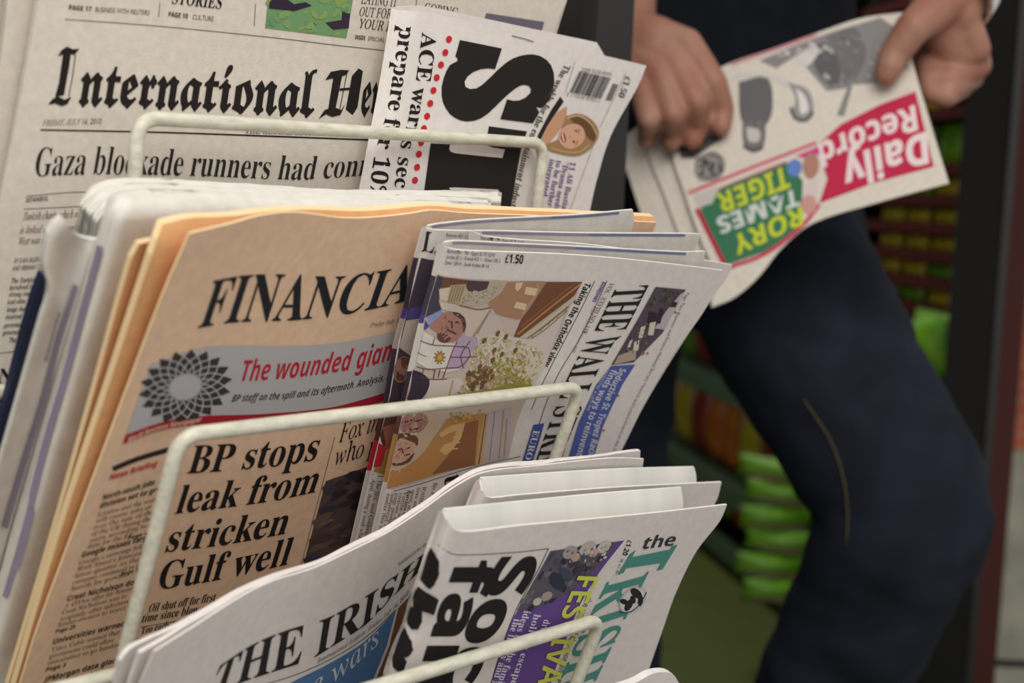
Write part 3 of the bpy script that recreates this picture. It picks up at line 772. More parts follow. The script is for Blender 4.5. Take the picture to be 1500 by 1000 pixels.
for k in (((1050, 95), (1142, 112), (1124, 165), (1035, 150)), ((978, 205), (1055, 222), (1040, 268), (958, 250)), ((975, 65), (1030, 65), (1010, 105), (985, 130), (968, 110))): f(k, (226, 200, 164), 2)
s.line(c6((1130, 70), (1135, 130), (1060, 240), (1020, 300)), 2, (200, 164, 126), PH, 2.2); s.line(c6((1195, 80), (1150, 150), (1080, 260)), 2.5, (126, 84, 62), PH, 2.2)
f([(1200, 62), (1462, 62), (1400, 162), (1180, 330), (1000, 466), (960, 462), (1012, 340), (1062, 272), (1160, 132)], (124, 82, 62), 1.7)
s.line(c6((1450, 75), (1300, 190), (1150, 310), (985, 445)), 2.6, (190, 132, 84), PH, 2.1); s.line(c6((1400, 75), (1180, 250), (1010, 390)), 1.4, (160, 108, 74), PH, 2.1)
f([(1440, 130), (1400, 200), (1240, 330), (1060, 472), (1000, 468), (1200, 330)], (206, 190, 172), 2)
s.line(c6((1360, 240), (1200, 372), (1060, 470)), 1.6, (140, 126, 78), PH, 2.4)
s.line(c6((1350, 270), (1180, 415), (1090, 475)), 1.2, (140, 126, 78), PH, 2.4)
for k in range(5): s.line(c6((1345-k*62, 240+k*52), (1335-k*60, 275+k*50)), 1.0, (150, 136, 86), PH, 2.6)
f([(1335, 270), (1185, 690), (1100, 820), (700, 560), (692, 470), (862, 420), (960, 466), (1080, 480)], (216, 202, 194), 1.4)
f([(690, 470), (640, 430), (780, 300), (850, 320), (885, 400), (860, 425)], (204, 192, 186), 1.5, True)
FL = c6((690, 500), (780, 440), (940, 470), (1050, 520), (1190, 560), (1150, 700), (1080, 815), (700, 870), (540, 880), (620, 740), (660, 620))
s.dabs(FL, 620, (1.0, 3.2), [(186, 174, 112), (216, 206, 156), (208, 200, 170), (160, 148, 84), (232, 224, 196), (196, 176, 118)], PH, 2.2, (0, 180), .5, 11)
s.dabs(c6((600, 740), (760, 680), (780, 780), (640, 860)), 50, (2.5, 5), [(126, 92, 62), (150, 116, 76), (112, 84, 56)], PH, 3, (0, 180), .6, 12)
s.dabs(c6((800, 640), (1060, 600), (1060, 800), (800, 840)), 90, (1.5, 4), [(182, 160, 84), (168, 160, 92), (206, 190, 120), (150, 142, 66)], PH, 3, (0, 180), .6, 13)
for x, y in c6((740, 490), (840, 435), (900, 460), (870, 590), (815, 560), (805, 630), (790, 715), (800, 755), (725, 825), (970, 560), (960, 650), (710, 680)):
    s.ell(x, y, 4.8, 2.6, -58, (126, 92, 58), PH, 3.6, 9)
f([(560, 880), (760, 850), (1080, 770), (1090, 830), (850, 862), (540, 888)], (160, 152, 78), 3)
# man in a suit and the robe beside him
f([(330, 315), (432, 264), (440, 292), (345, 385)], (142, 160, 204), 2)
f([(312, 335), (342, 385), (312, 412), (302, 405)], (92, 78, 146), 2, step=8)
f([(436, 290), (505, 278), (560, 292), (596, 332), (604, 384), (580, 446), (528, 492), (462, 506), (402, 482), (398, 430), (345, 388)], (178, 132, 118), 2.2, True)
f([(505, 278), (560, 288), (600, 330), (608, 390), (590, 432), (584, 380), (566, 330), (530, 306)], (92, 66, 58), 2.6, True)
f([(400, 440), (440, 430), (500, 470), (462, 506), (410, 490)], (112, 74, 66), 2.6, True)
FACE = [(192, 146, 130), (164, 118, 106), (150, 106, 96), (180, 134, 120), (198, 152, 136)]
s.dabs(c6((445, 300), (560, 300), (595, 350), (575, 440), (500, 490), (420, 470)), 70, (1, 2.6), FACE, PH, 2.5, (100, 150), .5, 51)
for p in (((478, 345), (500, 335), (506, 400)), ((528, 352), (556, 356)), ((470, 408), (536, 440))): s.line(c6(*p), 2.2, (98, 62, 58), PH, 3.4)
f([(300, 422), (400, 482), (520, 512), (640, 482), (682, 530), (642, 600), (602, 642), (562, 702), (470, 722), (322, 692), (250, 642), (282, 520)], (226, 220, 212), 1.8)
f([(560, 455), (640, 460), (690, 482), (682, 530), (642, 590), (600, 690), (470, 702), (500, 600), (525, 540)], (186, 166, 190), 2)
for p in (((280, 490), (360, 520), (520, 530), (620, 540)), ((250, 680), (330, 700), (460, 690), (570, 680), (640, 600)), ((290, 760), (370, 775), (470, 770)), ((545, 500), (520, 540), (440, 765)), ((640, 490), (570, 600), (590, 690)), ((380, 470), (365, 520)), ((490, 610), (600, 612), (680, 606)), ((580, 530), (630, 545), (640, 600)), ((300, 700), (290, 740)), ((380, 705), (370, 775)), ((420, 700), (405, 760))): s.line(c6(*p), 1.3, (116, 66, 72), PH, 2.6)
s.line(c6((245, 575), (320, 606)), 1, (80, 80, 70), PH, 2.6)
s.ell(*c6((415, 612))[0], 6.2, 7.6, 20, (172, 126, 66), PH, 2.6); s.ell(*c6((418, 612))[0], 3.8, 4.8, 20, (208, 166, 96), PH, 2.9)
for a in range(0, 360, 36): s.ell(83*0+c6((415, 612))[0][0]+7.5*math.cos(R(a)), c6((415, 612))[0][1]+9*math.sin(R(a)), 1.5, 1.1, a, (146, 104, 58), PH, 2.8, 7)
f([(345, 775), (470, 775), (560, 760), (600, 800), (560, 860), (480, 905), (300, 925), (335, 840)], (214, 204, 194), 1.9)
s.line(c6((515, 780), (485, 900)), 3, (190, 166, 140), PH, 2.3)
f([(222, 702), (290, 728), (340, 782), (330, 850), (262, 932), (180, 922), (176, 905), (206, 820)], (62, 54, 70), 2.3, True)
s.line(c6((208, 800), (198, 850), (172, 920)), 1.6, (196, 150, 120), PH, 2.8)
# lower half of the picture
g3([(705, 445), (850, 400), (960, 292), (1062, 152), (1122, 62), (1402, 20), (1335, 400), (1150, 440), (690, 575), (678, 560)], (196, 146, 88), 1)
g3([(1205, 110), (1352, 70), (1322, 400), (1150, 440), (1010, 470), (1130, 330)], (150, 102, 72), 1.4)
g3([(722, 142), (782, 42), (1000, 8), (1062, 52), (1042, 152), (962, 292), (852, 392), (742, 442), (706, 420), (724, 330)], (208, 184, 158), 1.6, True)
g3([(690, 50), (780, 30), (770, 150), (740, 250), (690, 300), (668, 280), (660, 150)], (110, 74, 68), 1.8)
g3([(780, 60), (870, 20), (960, 30), (980, 90), (920, 160), (850, 165), (790, 150)], (176, 132, 124), 2, True)
s.dabs(c3((790, 60), (960, 30), (970, 90), (910, 155), (810, 150)), 60, (1, 2.8), FACE, PH, 2.3, (0, 60), .5, 52)
for p in (((815, 85), (865, 70)), ((895, 75), (935, 70)), ((850, 140), (910, 132))): s.line(c3(*p), 2.4, (92, 56, 56), PH, 3.2)
s.line(c3((770, 60), (780, 160), (860, 175), (900, 170)), 3, (216, 206, 198), PH, 2.3)
g3([(735, 180), (830, 165), (905, 200), (900, 260), (850, 230), (790, 200), (745, 260)], (116, 80, 56), 2.3, True)
g3([(738, 270), (780, 205), (850, 225), (892, 250), (870, 320), (810, 370), (740, 392), (720, 340)], (214, 170, 152), 2.5, True)
s.dabs(c3((745, 275), (790, 225), (880, 255), (860, 320), (800, 370), (735, 380)), 60, (1, 2.8), [(226, 186, 168), (204, 158, 140), (186, 138, 122), (216, 174, 156)], PH, 2.8, (20, 80), .5, 53)
for p in (((762, 290), (792, 275)), ((822, 280), (850, 268)), ((805, 330), (848, 318)), ((795, 280), (800, 315))): s.line(c3(*p), 2, (112, 66, 60), PH, 3.6)
g3([(718, 385), (800, 378), (880, 310), (850, 372), (780, 402), (722, 400)], (110, 76, 58), 2.7, True)
g3([(1062, 300), (1110, 330), (1150, 300), (1220, 210), (1255, 90), (1150, 110), (1060, 170), (1080, 200), (1130, 170), (1190, 150), (1160, 230), (1100, 250)], (226, 184, 124), 1.9)
for k in range(4): s.line(c3((1120+k*22, 285-k*45), (1200+k*14, 280-k*45)), 2.2, (224, 186, 130), PH, 2.3)
s.dabs(c3((1130, 20), (1370, 0), (1360, 60), (1180, 90)), 40, (1.2, 3), [(160, 140, 70), (206, 180, 100), (190, 170, 120)], PH, 2.4, seed=15)
g3([(1390, 30), (1425, 25), (1378, 388), (1325, 402)], (206, 170, 126), 1.8)
s.line(c3((1405, 30), (1352, 395)), 2, (146, 100, 70), PH, 2.2)
g3([(1425, 25), (1600, -20), (1570, 345), (1378, 388)], (196, 182, 184), 1.7)
s.line(c3((1535, 0), (1500, 350)), 1.2, (160, 140, 70), PH, 2.2); s.line(c3((1470, 10), (1430, 370)), 1, (146, 134, 120), PH, 2.2); s.line(c3((1560, 60), (1540, 330)), 2, (176, 160, 110), PH, 2.4)
# type around the picture
down(s, 'Taking the Orthodox view', 'sans', [(857, 413), (839, 450), (827, 471), (811, 506), (795, 535)], 8.5, BLACK, TX, up=.35)
for p in ([(871, 411), (852, 450), (797, 556), (778, 600)], [(889, 411), (852, 490), (813, 557), (780, 648)]): s.line(p, 1, GREY)
down(s, 'DOWJONES', 'sans', [(882, 412), (867, 441)], 5, (84, 74, 150), TX, up=.3)
down(s, 'VOL. XXVIII NO. 118', 'roman', [(893, 413), (852, 487)], 6.5, (96, 90, 88), TX, up=.3)
down(s, 'DJIA 10359.31  Stoxx 600', 'light', [(869, 448), (838, 515)], 4, (140, 132, 130), TX, up=.3, res=1)
s.text('THE WALL STREET', 'serif', [(902, 420), (869, 486), (855, 506), (829, 557), (812, 600), (792, 653), (768, 722)], [(950, 417), (912, 489), (899, 501), (869, 556), (851, 598), (830, 650), (806, 722)], (42, 42, 42), MH, step=10)
s.poly([(781, 621.5), (797, 619), (788, 650), (777, 684), (762, 684), (772, 650)], (70, 88, 158), BN, 1)
down(s, 'EUROPE', 'serif', [(781, 629), (762, 692)], 9, (228, 224, 226), BN, 2, up=.1)
s.poly([(960, 419.6), (1004, 423.6), (993, 445), (970, 487), (928, 530), (895, 534), (912, 505), (935, 465)], (92, 80, 92), 'side_photograph', 1)
s.dabs([(962, 423), (1000, 427), (985, 450), (950, 445)], 50, (1.5, 4), [(70, 70, 58), (86, 84, 66), (62, 54, 60), (104, 96, 84)], 'side_photograph', 1.6, seed=21)
s.poly([(996, 430), (1003, 426), (993, 446), (972, 482), (958, 480), (975, 455)], (196, 186, 194), 'side_photograph', 2)
for p in ([(950, 455), (962, 458), (958, 480), (946, 478)], [(966, 450), (972, 452), (966, 474), (960, 472)], [(985, 441), (992, 442), (988, 450), (982, 448)]): s.poly(p, (58, 50, 56), 'side_photograph', 2.4)
for p in ([(951, 472), (960, 470), (956, 490), (948, 490)], [(938, 478), (945, 476), (940, 494), (934, 494)], [(928, 500), (936, 497), (934, 512), (926, 514)], [(922, 498), (926, 496), (922, 508), (918, 508)]): s.poly(p, (222, 210, 196), 'side_photograph', 2.6)
s.dabs([(932, 470), (958, 475), (940, 520), (915, 520)], 40, (1.5, 3.5), [(70, 56, 60), (120, 92, 80), (150, 126, 110), (84, 70, 80)], 'side_photograph', 2.1, (40, 80), .4, 22)
s.poly([(905, 520), (925, 512), (932, 505), (930, 526), (898, 533)], (182, 166, 150), 'side_photograph', 2.5)
s.poly([(895, 535.5), (930, 533.5), (911, 563), (884, 621), (866, 680), (829, 682), (847, 619), (873, 563)], (84, 100, 168), BN, 1)
down(s, 'Seductive St. Tropez Racing', 'sans', [(908, 538), (891, 570), (882, 594), (872, 620), (858, 676)], 9, (214, 214, 226), BN, 2, up=.3)
down(s, 'finds ways to reinvent it', 'sans', [(895, 540), (875, 576), (865, 600), (853, 634), (840, 678)], 9, (214, 214, 226), BN, 2, up=.3)
down(s, 'WEEKEND & LEISURE', 'light', [(888, 540), (868, 576), (858, 600)], 4, (196, 198, 218), BN, 2, up=.3, res=1)
down(s, 'Page Two Business and Finance Markets Europe Opinion and Letters Heard on the Street', 'light', [(1005, 428), (958, 530), (922, 600), (892, 672)], 4.5, (120, 112, 112), TX, up=.2, res=1)
for x, y in ((989, 457), (948, 517), (905, 579), (884, 630)): s.ell(x, y, 1.6, 1.8, 0, RED, TX, 1, 8)
s.line([(576, 719), (612, 709), (692, 684), (762, 668)], 1, GREY)
down(s, 'to', 'serif', [(653, 697), (644, 733)], 25, BLACK, HD, up=-.2); down(s, 'so', 'serif', [(697, 689), (688, 726)], 25, BLACK, HD, up=-.2)
lines = ['earlier this year, with a', 'announced Thursday, the', 'page product, the latest', 'versions, a senior analyst', 'Verizon said it was a stop', 'Barclays Group analysts at', 'ment, according to people', 'time and others that ran', 'WASHINGTON The Senate', 'By FAWN JOHNSON']
for (x, y), t in zip(((567, 722), (573, 722), (579, 721), (585, 720), (591, 719), (597, 717), (603, 716), (611, 713), (619, 711), (635, 706)), lines):
    down(s, t, 'serif' if t.startswith('Barc') else 'roman', [(x, y), (x-22, y+94)], 5.5, (98, 92, 90), TX, up=.15, res=1)

# ---- wavy white broadsheet
s = it
s.text('THE IRISH', 'serif', [(303, 1022), (350, 1000), (400, 983), (454, 965), (486, 946), (535, 914), (556, 893), (582, 866), (614, 836)], [(322, 974), (372, 942), (424, 921), (478, 905), (508, 889), (552, 862), (575, 845), (600, 826), (628, 804)], (48, 42, 42), MH, step=12)
s.text('International Edition  Friday, July 16, 2010', 'italic', [(464, 971), (500, 951), (540, 923), (575, 893), (598, 870)], [(465, 964), (501, 944), (541, 916), (576, 886), (598, 863)], (96, 90, 88))
s.line([(380, 1004), (440, 985), (500, 956), (545, 925), (580, 892)], 1, GREY)
s.poly(dense([(400, 1013), (440, 992), (475, 975), (530, 942), (562, 912), (580, 892)])+[(566, 945), (540, 1010), (500, 1050), (380, 1060)], (88, 124, 172), BN, 0)
s.text('e wars', 'italic', [(458, 1018), (505, 986), (556, 940)], [(454, 990), (500, 960), (552, 914)], (214, 218, 224), BN, 1.6)
s.poly([(583, 890), (600, 872), (592, 920), (566, 985), (548, 1000), (570, 945)], (124, 84, 58), BN, .8)
s.poly([(600, 872), (614, 858), (600, 930), (580, 985), (566, 985), (592, 920)], (70, 58, 54), BN, 1.2)  # dark strip: shade beside the tabloid's fold painted on the page
s.text('Established in the city', 'light', [(584, 828), (625, 797)], [(583, 823), (624, 792)], GREY, res=1)

# ---- tabloids in the lower pocket
s = im
s.line([(637, 792), (648, 803), (664, 811), (690, 812), (760, 808), (803, 803)], 1, (60, 54, 52))
s.line([(803, 803), (790, 830), (757, 890), (738, 938), (716, 1010)], 1, (60, 54, 52))
K2 = (36, 33, 33)


def heavy(s, body, base, top, part=HD):
    s.text(body, 'sans', base, top, K2, part, 1, step=10, res=4, bold=.02)


heavy(s, 'Soc', [(733, 815), (696, 893), (645, 1003)], [(792, 812), (757, 890), (706, 1000)])
heavy(s, 'fan', [(670, 820), (645, 890), (606, 1010)], [(729, 820), (703, 890), (664, 1010)])
c4 = lambda *q: cr(5, 400, 800, *q)
s.poly(c4((1168, 8), (1145, 60), (1115, 170), (1092, 245), (1145, 305), (1182, 270), (1210, 190), (1216, 110), (1196, 50)), K2, HD, 6, 4)
s.poly(c4((1078, 295), (1205, 382), (1170, 495), (1090, 462), (1090, 540), (1062, 595), (1025, 602), (998, 570), (992, 490), (1015, 450), (1040, 438), (1040, 350)), K2, HD, 6, 4)
s.poly(c4((978, 592), (1012, 680), (1020, 745), (992, 795), (958, 806), (978, 832), (945, 930), (890, 880), (886, 820), (920, 720), (950, 640)), K2, HD, 6, 4)
s.poly(dense([(806, 806.5), (914, 791)], 6)+dense([(914, 791), (876, 840), (848, 888), (820, 960), (800, 1020)], 14)+[(715, 1020)]+dense([(724, 984), (748, 912), (776, 864), (806, 806.5)], 12), (108, 78, 150), BN, 0)
PP = [(806, 807.5), (903, 793.5), (880, 825), (858, 845), (835, 866), (786, 890), (757, 893), (777, 858)]
s.poly(PP, (96, 90, 104), PH, 1)
s.dabs(PP, 70, (3, 7), [(66, 66, 84), (84, 82, 100), (54, 52, 66), (120, 114, 124)], PH, 1.4, (100, 150), .5, 31)
for x, y, a, b, c in ((834, 808, 12, 8, (176, 166, 160)), (860, 802, 14, 8, (196, 188, 182)), (884, 800, 12, 7, (206, 202, 196)), (842, 815, 7, 6, (196, 164, 152)), (868, 808, 8, 6, (202, 172, 160)), (850, 832, 10, 5, (70, 66, 78)), (800, 872, 9, 6, (176, 158, 156)), (786, 880, 7, 5, (202, 196, 190)), (815, 850, 10, 14, (56, 58, 78)), (828, 840, 7, 12, (74, 76, 96))):
    s.ell(x, y, a, b, -35, c, PH, 2.4)
s.dabs([(825, 805), (900, 795), (880, 822), (830, 822)], 40, (1.2, 3), [(222, 216, 210), (150, 138, 134), (110, 100, 104), (182, 160, 150)], PH, 3, (100, 160), .5, 33)
down(s, 'FESTIVAL', 'sans', [(846, 842), (818, 907), (778, 1024)], 31, (216, 222, 96), BN, 3.4, up=.05)
for t, a, b in (('the family and all', (752, 905), (716, 1010)), ('ideas for the family', (767, 893), (724, 1010)), ('holiday escapes', (782, 898), (744, 1008)), ('dream', (796, 906), (785, 940))):
    down(s, t, 'serif', [a, b], 10, (228, 222, 236), BN, 2, up=.15)
s.text('the', 'sans', [(938, 804), (986, 798)], [(946, 786), (993, 780)], (54, 62, 64), MH)
TEAL = (82, 150, 140)
for pp_ in ([(984, 799), (992, 797), (970, 833), (961, 835)], [(922, 811), (931, 805), (913, 838), (904, 841)], [(922, 816), (982, 804), (974, 823), (912, 832)]): s.poly(pp_, TEAL, MH, 1.2, 10)
s.text('RISH', 'serif', [(889, 852), (848, 935), (806, 1022)], [(950, 836), (914, 908), (872, 996)], TEAL, MH, 1.2, step=10, bold=.006)
s.ell(926, 878, 23, 16, -42, (206, 202, 200), MH, 2); s.ell(926, 878, 20.5, 13.5, -42, (226, 222, 220), MH, 2.4)
for x, y, a, b, c in ((931, 868, 10, 6, 40), (920, 885, 10, 5, 120), (937, 879, 8, 4, 100), (913, 880, 6, 4, 20), (926, 877, 6, 4, 70)): s.ell(x, y, a, b, c, (44, 44, 46), MH, 2.8)
s.line([(906, 895), (920, 896), (936, 884), (946, 866)], 1.6, (60, 58, 58), MH, 2.8)
down(s, '£1.20', 'sans', [(919, 790), (911, 812)], 7, BLACK, TX, up=.2)
down(s, 'IR £1.40', 'light', [(909, 818), (900, 840)], 4, GREY, TX, up=.2, res=1)
down(s, 'the voice of the women of Ireland', 'light', [(859, 873), (838, 925), (800, 1030)], 9, (120, 114, 112), TX, 1.8, up=.2)

for s in (iht, st, stb, ft, ws3, ws3b, ws2, ws2b, ws, wsb, it, im2, im2b, im, imb): s.done()


# ------------------------------------------------------------------ the wire rack
def tube(name, pts, r, m, parent, sides=12, closed=False, smooth=True):
    pts = [Vector(p) for p in pts]; V, F = [], []
    n = len(pts); prev = None
    for i, p in enumerate(pts):
        a = pts[(i-1) % n] if (i or closed) else p; b = pts[(i+1) % n] if (i < n-1 or closed) else p
        d = (b-a).normalized()
        if prev is None: x = d.orthogonal().normalized()
        else: x = (prev-d*prev.dot(d)).normalized()
        prev = x; y = d.cross(x)
        rr = r[i] if isinstance(r, (list, tuple)) else r
        for k in range(sides):
            t = 2*math.pi*k/sides; V.append(p+x*rr*math.cos(t)+y*rr*math.sin(t))
    m_ = n if closed else n-1
    for i in range(m_):
        for k in range(sides):
            j = (i+1) % n
            F.append((i*sides+k, i*sides+(k+1) % sides, j*sides+(k+1) % sides, j*sides+k))
    if not closed:
        F.append(tuple(range(sides-1, -1, -1))); F.append(tuple((n-1)*sides+k for k in range(sides)))
    return mesh_of(name, V, F, [m], None, parent, True)


def rounded(pts, r, k=7):
    pts = [Vector(p) for p in pts]; out = [pts[0]]
    for a, b, c in zip(pts, pts[1:], pts[2:]):
        p = b+(a-b).normalized()*r; q = b+(c-b).normalized()*r
        for i in range(k+1):
            t = i/k; out.append(p*(1-t)**2+b*2*t*(1-t)+q*t*t)
    out.append(pts[-1])
    # even subdivision of long runs
    res = [out[0]]
    for a, b in zip(out, out[1:]):
        kk = max(1, int((b-a).length/.02))
        res += [a.lerp(b, (i+1)/kk) for i in range(kk)]
    return res


def box(name, lo, hi, m, parent=None, bev=0):
    bm = bmesh.new(); bmesh.ops.create_cube(bm, size=1)
    lo, hi = Vector(lo), Vector(hi); c = (lo+hi)/2; d = hi-lo
    for v in bm.verts: v.co = Vector((v.co.x*d.x, v.co.y*d.y, v.co.z*d.z))+c
    if bev: bmesh.ops.bevel(bm, geom=bm.edges[:], offset=bev, segments=2, affect='EDGES')
    if parent is not None:
        off = origin(parent)
        for v in bm.verts: v.co -= off
    me = bpy.data.meshes.new(name); bm.to_mesh(me); bm.free(); me.materials.append(m)
    return link(name, me, parent)


yb = .80
rack = thing('newspaper_rack', 'tiered newspaper rack with chipped white wire pockets on a black board', 'rack', (.5, .64, 0))
WR = .0035
def pocket(L, Rr, Y, Z, lean, depth):
    a = R(lean)
    A = Plane(Y, Z, 0).hit(*L); B = Plane(Y, Z, 0).hit(*Rr)
    dn = Vector((0, math.sin(a), -math.cos(a)))*depth
    back = Vector((0, yb-A.y-dn.y, 0))
    return rounded([A+dn+back, A+dn, A, B, B+dn, B+dn+back], .011)


tube('wire_pocket', pocket((203, 172), (797, 210), Y1, Z1, 5, .152), WR, WIRE, rack)
tube('wire_pocket', pocket((263, 638), (850, 566), Y2, Z2, 20, .176), WR, WIRE, rack)
A = Plane(Y3-.003, Z3, 0).hit(560, 1003); B = Plane(Y3-.003, Z3, 0).hit(880, 906)
A = B+(A-B)*2.0
dn = Vector((0, math.sin(R(20)), -math.cos(R(20))))*.11
tube('wire_pocket', rounded([A+dn, A, B, B+dn], .011), WR, WIRE, rack)
q = Plane(Y2+.040, Z2, 0).hit(150, 993)
tube('cross_wire', [Vector((q.x-.12, q.y, q.z)), q, Vector((.354, q.y, q.z))], WR, WIRE, rack)
q = Plane(Y1+.032, Z1, 0).hit(2, 574)
tube('cross_wire', [Vector((q.x-.2, q.y, q.z)), q, Vector((q.x+.002, q.y, q.z))], WR, WIRE, rack)
e = Plane(yb, .9, 0).hit(872, 30)
a, b = Plane(.66, .9, 0).hit(872, 30), Plane(.66, .9, 0).hit(931, 20)
box('end_post', (a.x, .66, 0), (b.x, .675, 1.6), DARK2, rack, .002)
box('post_bracket', (a.x, .675, .06), (b.x, yb+.01, .12), DARK2, rack, .002)
box('back_board', (-.15, yb, .05), (e.x, yb+.012, 1.55), DARK, rack, .002)
for X in (.34, .64): box('foot', (X-.02, yb-.30, 0), (X+.02, yb, .03), DARK, rack, .002); box('leg', (X-.015, yb-.03, 0), (X+.015, yb, .3), DARK, rack, .002)

# ------------------------------------------------------------------ setting
flo = mat('green_floor', (76, 84, 30), .7, .3, noise=.12, nscale=12)
wall = mat('dark_shop_wall', (58, 56, 52), .8, .2)
def struct(o): o['kind'] = 'structure'; return o
struct(box('floor', (-3, .5, -.02), (7, 6, 0), flo))
struct(box('pavement', (-5, -5, -.03), (9, .5, -.005), mat('grey_pavement', (176, 172, 166), .8, .2, noise=.15, nscale=5)))
struct(box('ceiling', (-1.5, .86, 2.5), (3.3, 6, 2.55), wall))
struct(box('wall_back', (-.5, 4.2, 0), (4.2, 4.3, 2.5), wall))
e1 = Plane(.82, .9, 0)
b = e1.hit(872, 20)
struct(box('wall_front', (-1.5, .82, 0), (b.x, .86, 2.5), DARK2))

# ------------------------------------------------------------------ shop interior behind
sdir = ray(380, 283); sdir.z = 0; sdir.normalize()
SA = P(1030, 550, 3.3)
snrm = Vector((sdir.y, -sdir.x, 0))
if snrm.dot(CAM-SA) < 0: snrm = -snrm
SP = Free(SA, snrm)
def on_shelf(px, py, off=0): return SP.hit(px, py, off)


def along(p): return (Vector(p)-SA).dot(sdir)


def obox(name, s0, s1, z0, z1, d0, d1, m, parent, bev=0):
    """box in the shelf wall's own directions: s along it, d out of it"""
    V = []
    off = origin(parent) if parent else Vector((0, 0, 0))
    bm = bmesh.new(); bmesh.ops.create_cube(bm, size=1)
    base = Vector((SA.x, SA.y, 0))
    for v in bm.verts:
        v.co = base+sdir*(s0+(s1-s0)*(v.co.x+.5))+snrm*(d0+(d1-d0)*(v.co.y+.5))+Vector((0, 0, z0+(z1-z0)*(v.co.z+.5)))-off
    if bev: bmesh.ops.bevel(bm, geom=bm.edges[:], offset=bev, segments=2, affect='EDGES')
    bmesh.ops.recalc_face_normals(bm, faces=bm.faces[:])
    me = bpy.data.meshes.new(name); bm.to_mesh(me); bm.free(); me.materials.append(m)
    return link(name, me, parent)


S0, S1 = along(on_shelf(1430, 400)), along(on_shelf(940, 500))
base_pt = Vector((SA.x, SA.y, 0))
shelfm = mat('dark_green_shelf', (50, 70, 52), .5, .4); redm = mat('dark_red_tray', (78, 26, 24), .6, .3); backm = mat('shelf_back_panel', (30, 32, 26), .7, .2)
unit = thing('shop_shelving', 'long dark green shop shelving unit full of packets behind the man', 'shelving', base_pt+sdir*S0)
obox('back_panel', along(on_shelf(1235, 400)), S1+.6, 0, 2.0, -.34, -.30, backm, unit)
obox('near_back_panel', S0, along(on_shelf(1235, 400)), 0, 2.0, -.075, -.06, mat('dark_red_panel', (60, 24, 22), .7, .2), unit)
obox('end_panel', S0-.012, S0, 0, 2.0, -.075, .0, mat('red_brown_end', (70, 30, 24), .6, .3), unit)
SM = along(on_shelf(1235, 400))
obox('divider', SM-.015, SM+.015, 0, 2.0, -.34, -.02, backm, unit)
zfar = [.06, on_shelf(1030, 690).z, on_shelf(1030, 550).z, on_shelf(1030, 550).z+.22, on_shelf(1030, 550).z+.44, 1.25, 1.5]
for z in zfar:
    obox('shelf', SM+.015, S1+.6, z-.02, z, -.32, 0, shelfm, unit); obox('price_strip', SM+.015, S1+.6, z-.035, z+.008, 0, .004, mat('green_price_strip', (70, 92, 70), .5, .3), unit)
znear = []
for y in (447, 408, 369, 330, 290, 246, 168, 80, 0): znear.append(on_shelf(1335, y).z)
for z in znear: obox('shelf_tray', S0, SM-.015, z-.012, z, -.058, 0, redm, unit); obox('tray_lip', S0, SM-.015, z-.012, z+.006, 0, .004, redm, unit)
obox('plinth', SM, S1+.6, 0, .06, -.32, -.03, backm, unit)

GRN = mat('packet_green', (120, 176, 30), .35, .5, noise=.5, nscale=22, col2=(60, 120, 24))
YEL = mat('packet_yellow', (214, 190, 40), .35, .5, noise=.5, nscale=22, col2=(150, 150, 30))
ORG = mat('packet_orange', (214, 130, 36), .35, .5, noise=.5, nscale=22, col2=(170, 50, 30))
REDP = mat('packet_red', (160, 34, 28), .35, .5, noise=.4, nscale=22, col2=(90, 60, 30))
BRN = mat('packet_window_brown', (110, 92, 66), .5, .4)
proto = {}


def packet(m, wd, ht, dp, band=None):
    """a pillow bag with crimped ends, standing on its lower edge"""
    key = (m.name, band is not None)
    bm = bmesh.new(); nu, nv = 12, 14
    for side in (1, -1):
        g = [[None]*(nu+1) for _ in range(nv+1)]
        for j in range(nv+1):
            for i in range(nu+1):
                u, v = i/nu, j/nv
                a = max(0, min(1, (v-.06)/.88)); k = (math.sin(math.pi*u)**.6)*(math.sin(math.pi*a)**.5 if 0 < a < 1 else 0)
                g[j][i] = bm.verts.new((wd*(u-.5)*(1-.06*math.sin(math.pi*a)), side*(dp*k+.0006), ht*v))
        for j in range(nv):
            for i in range(nu):
                q = (g[j][i], g[j][i+1], g[j+1][i+1], g[j+1][i])
                fc = bm.faces.new(q if side < 0 else q[::-1]); fc.smooth = True
    bmesh.ops.remove_doubles(bm, verts=bm.verts[:], dist=.0014)
    me = bpy.data.meshes.new('packet'); bm.to_mesh(me); bm.free(); me.materials.append(m)
    return me


def put_packet(m, p, wd, ht, dp, label, group, tilt=0, name='snack_packet'):
    o = link(name, packet(m, wd, ht, dp), None, p)
    ang = math.atan2(sdir.y, sdir.x)
    o.rotation_euler = (tilt, 0, ang)
    return tag(o, label, 'packet', group)


COLN = {'packet_green': 'green', 'packet_yellow': 'yellow', 'packet_orange': 'orange', 'packet_red': 'red'}
q = random.Random(5)
where = {0: 'bottom shelf', 1: 'second lowest shelf', 2: 'third lowest shelf', 3: 'fourth lowest shelf'}
pal = {0: [REDP, GRN], 1: [ORG, YEL, REDP, ORG], 2: [GRN, YEL, GRN, REDP], 3: [GRN, REDP]}
for i in range(4):
    z = zfar[i]; x = SM+.10; k = 0
    while x < S1+.3:
        m = pal[i][(k*7+i) % len(pal[i])]; wd = q.uniform(.11, .135); ht = min(.17, (zfar[i+1]-z)*.78)
        put_packet(m, base_pt+sdir*x+snrm*(-.08)+Vector((0, 0, z+.002)), wd, ht, .022, '%s snack packet standing on the %s behind the legs' % (COLN[m.name], where[i]), '%s packets on the %s' % (COLN[m.name], where[i]), 0)
        x += wd+.012; k += 1
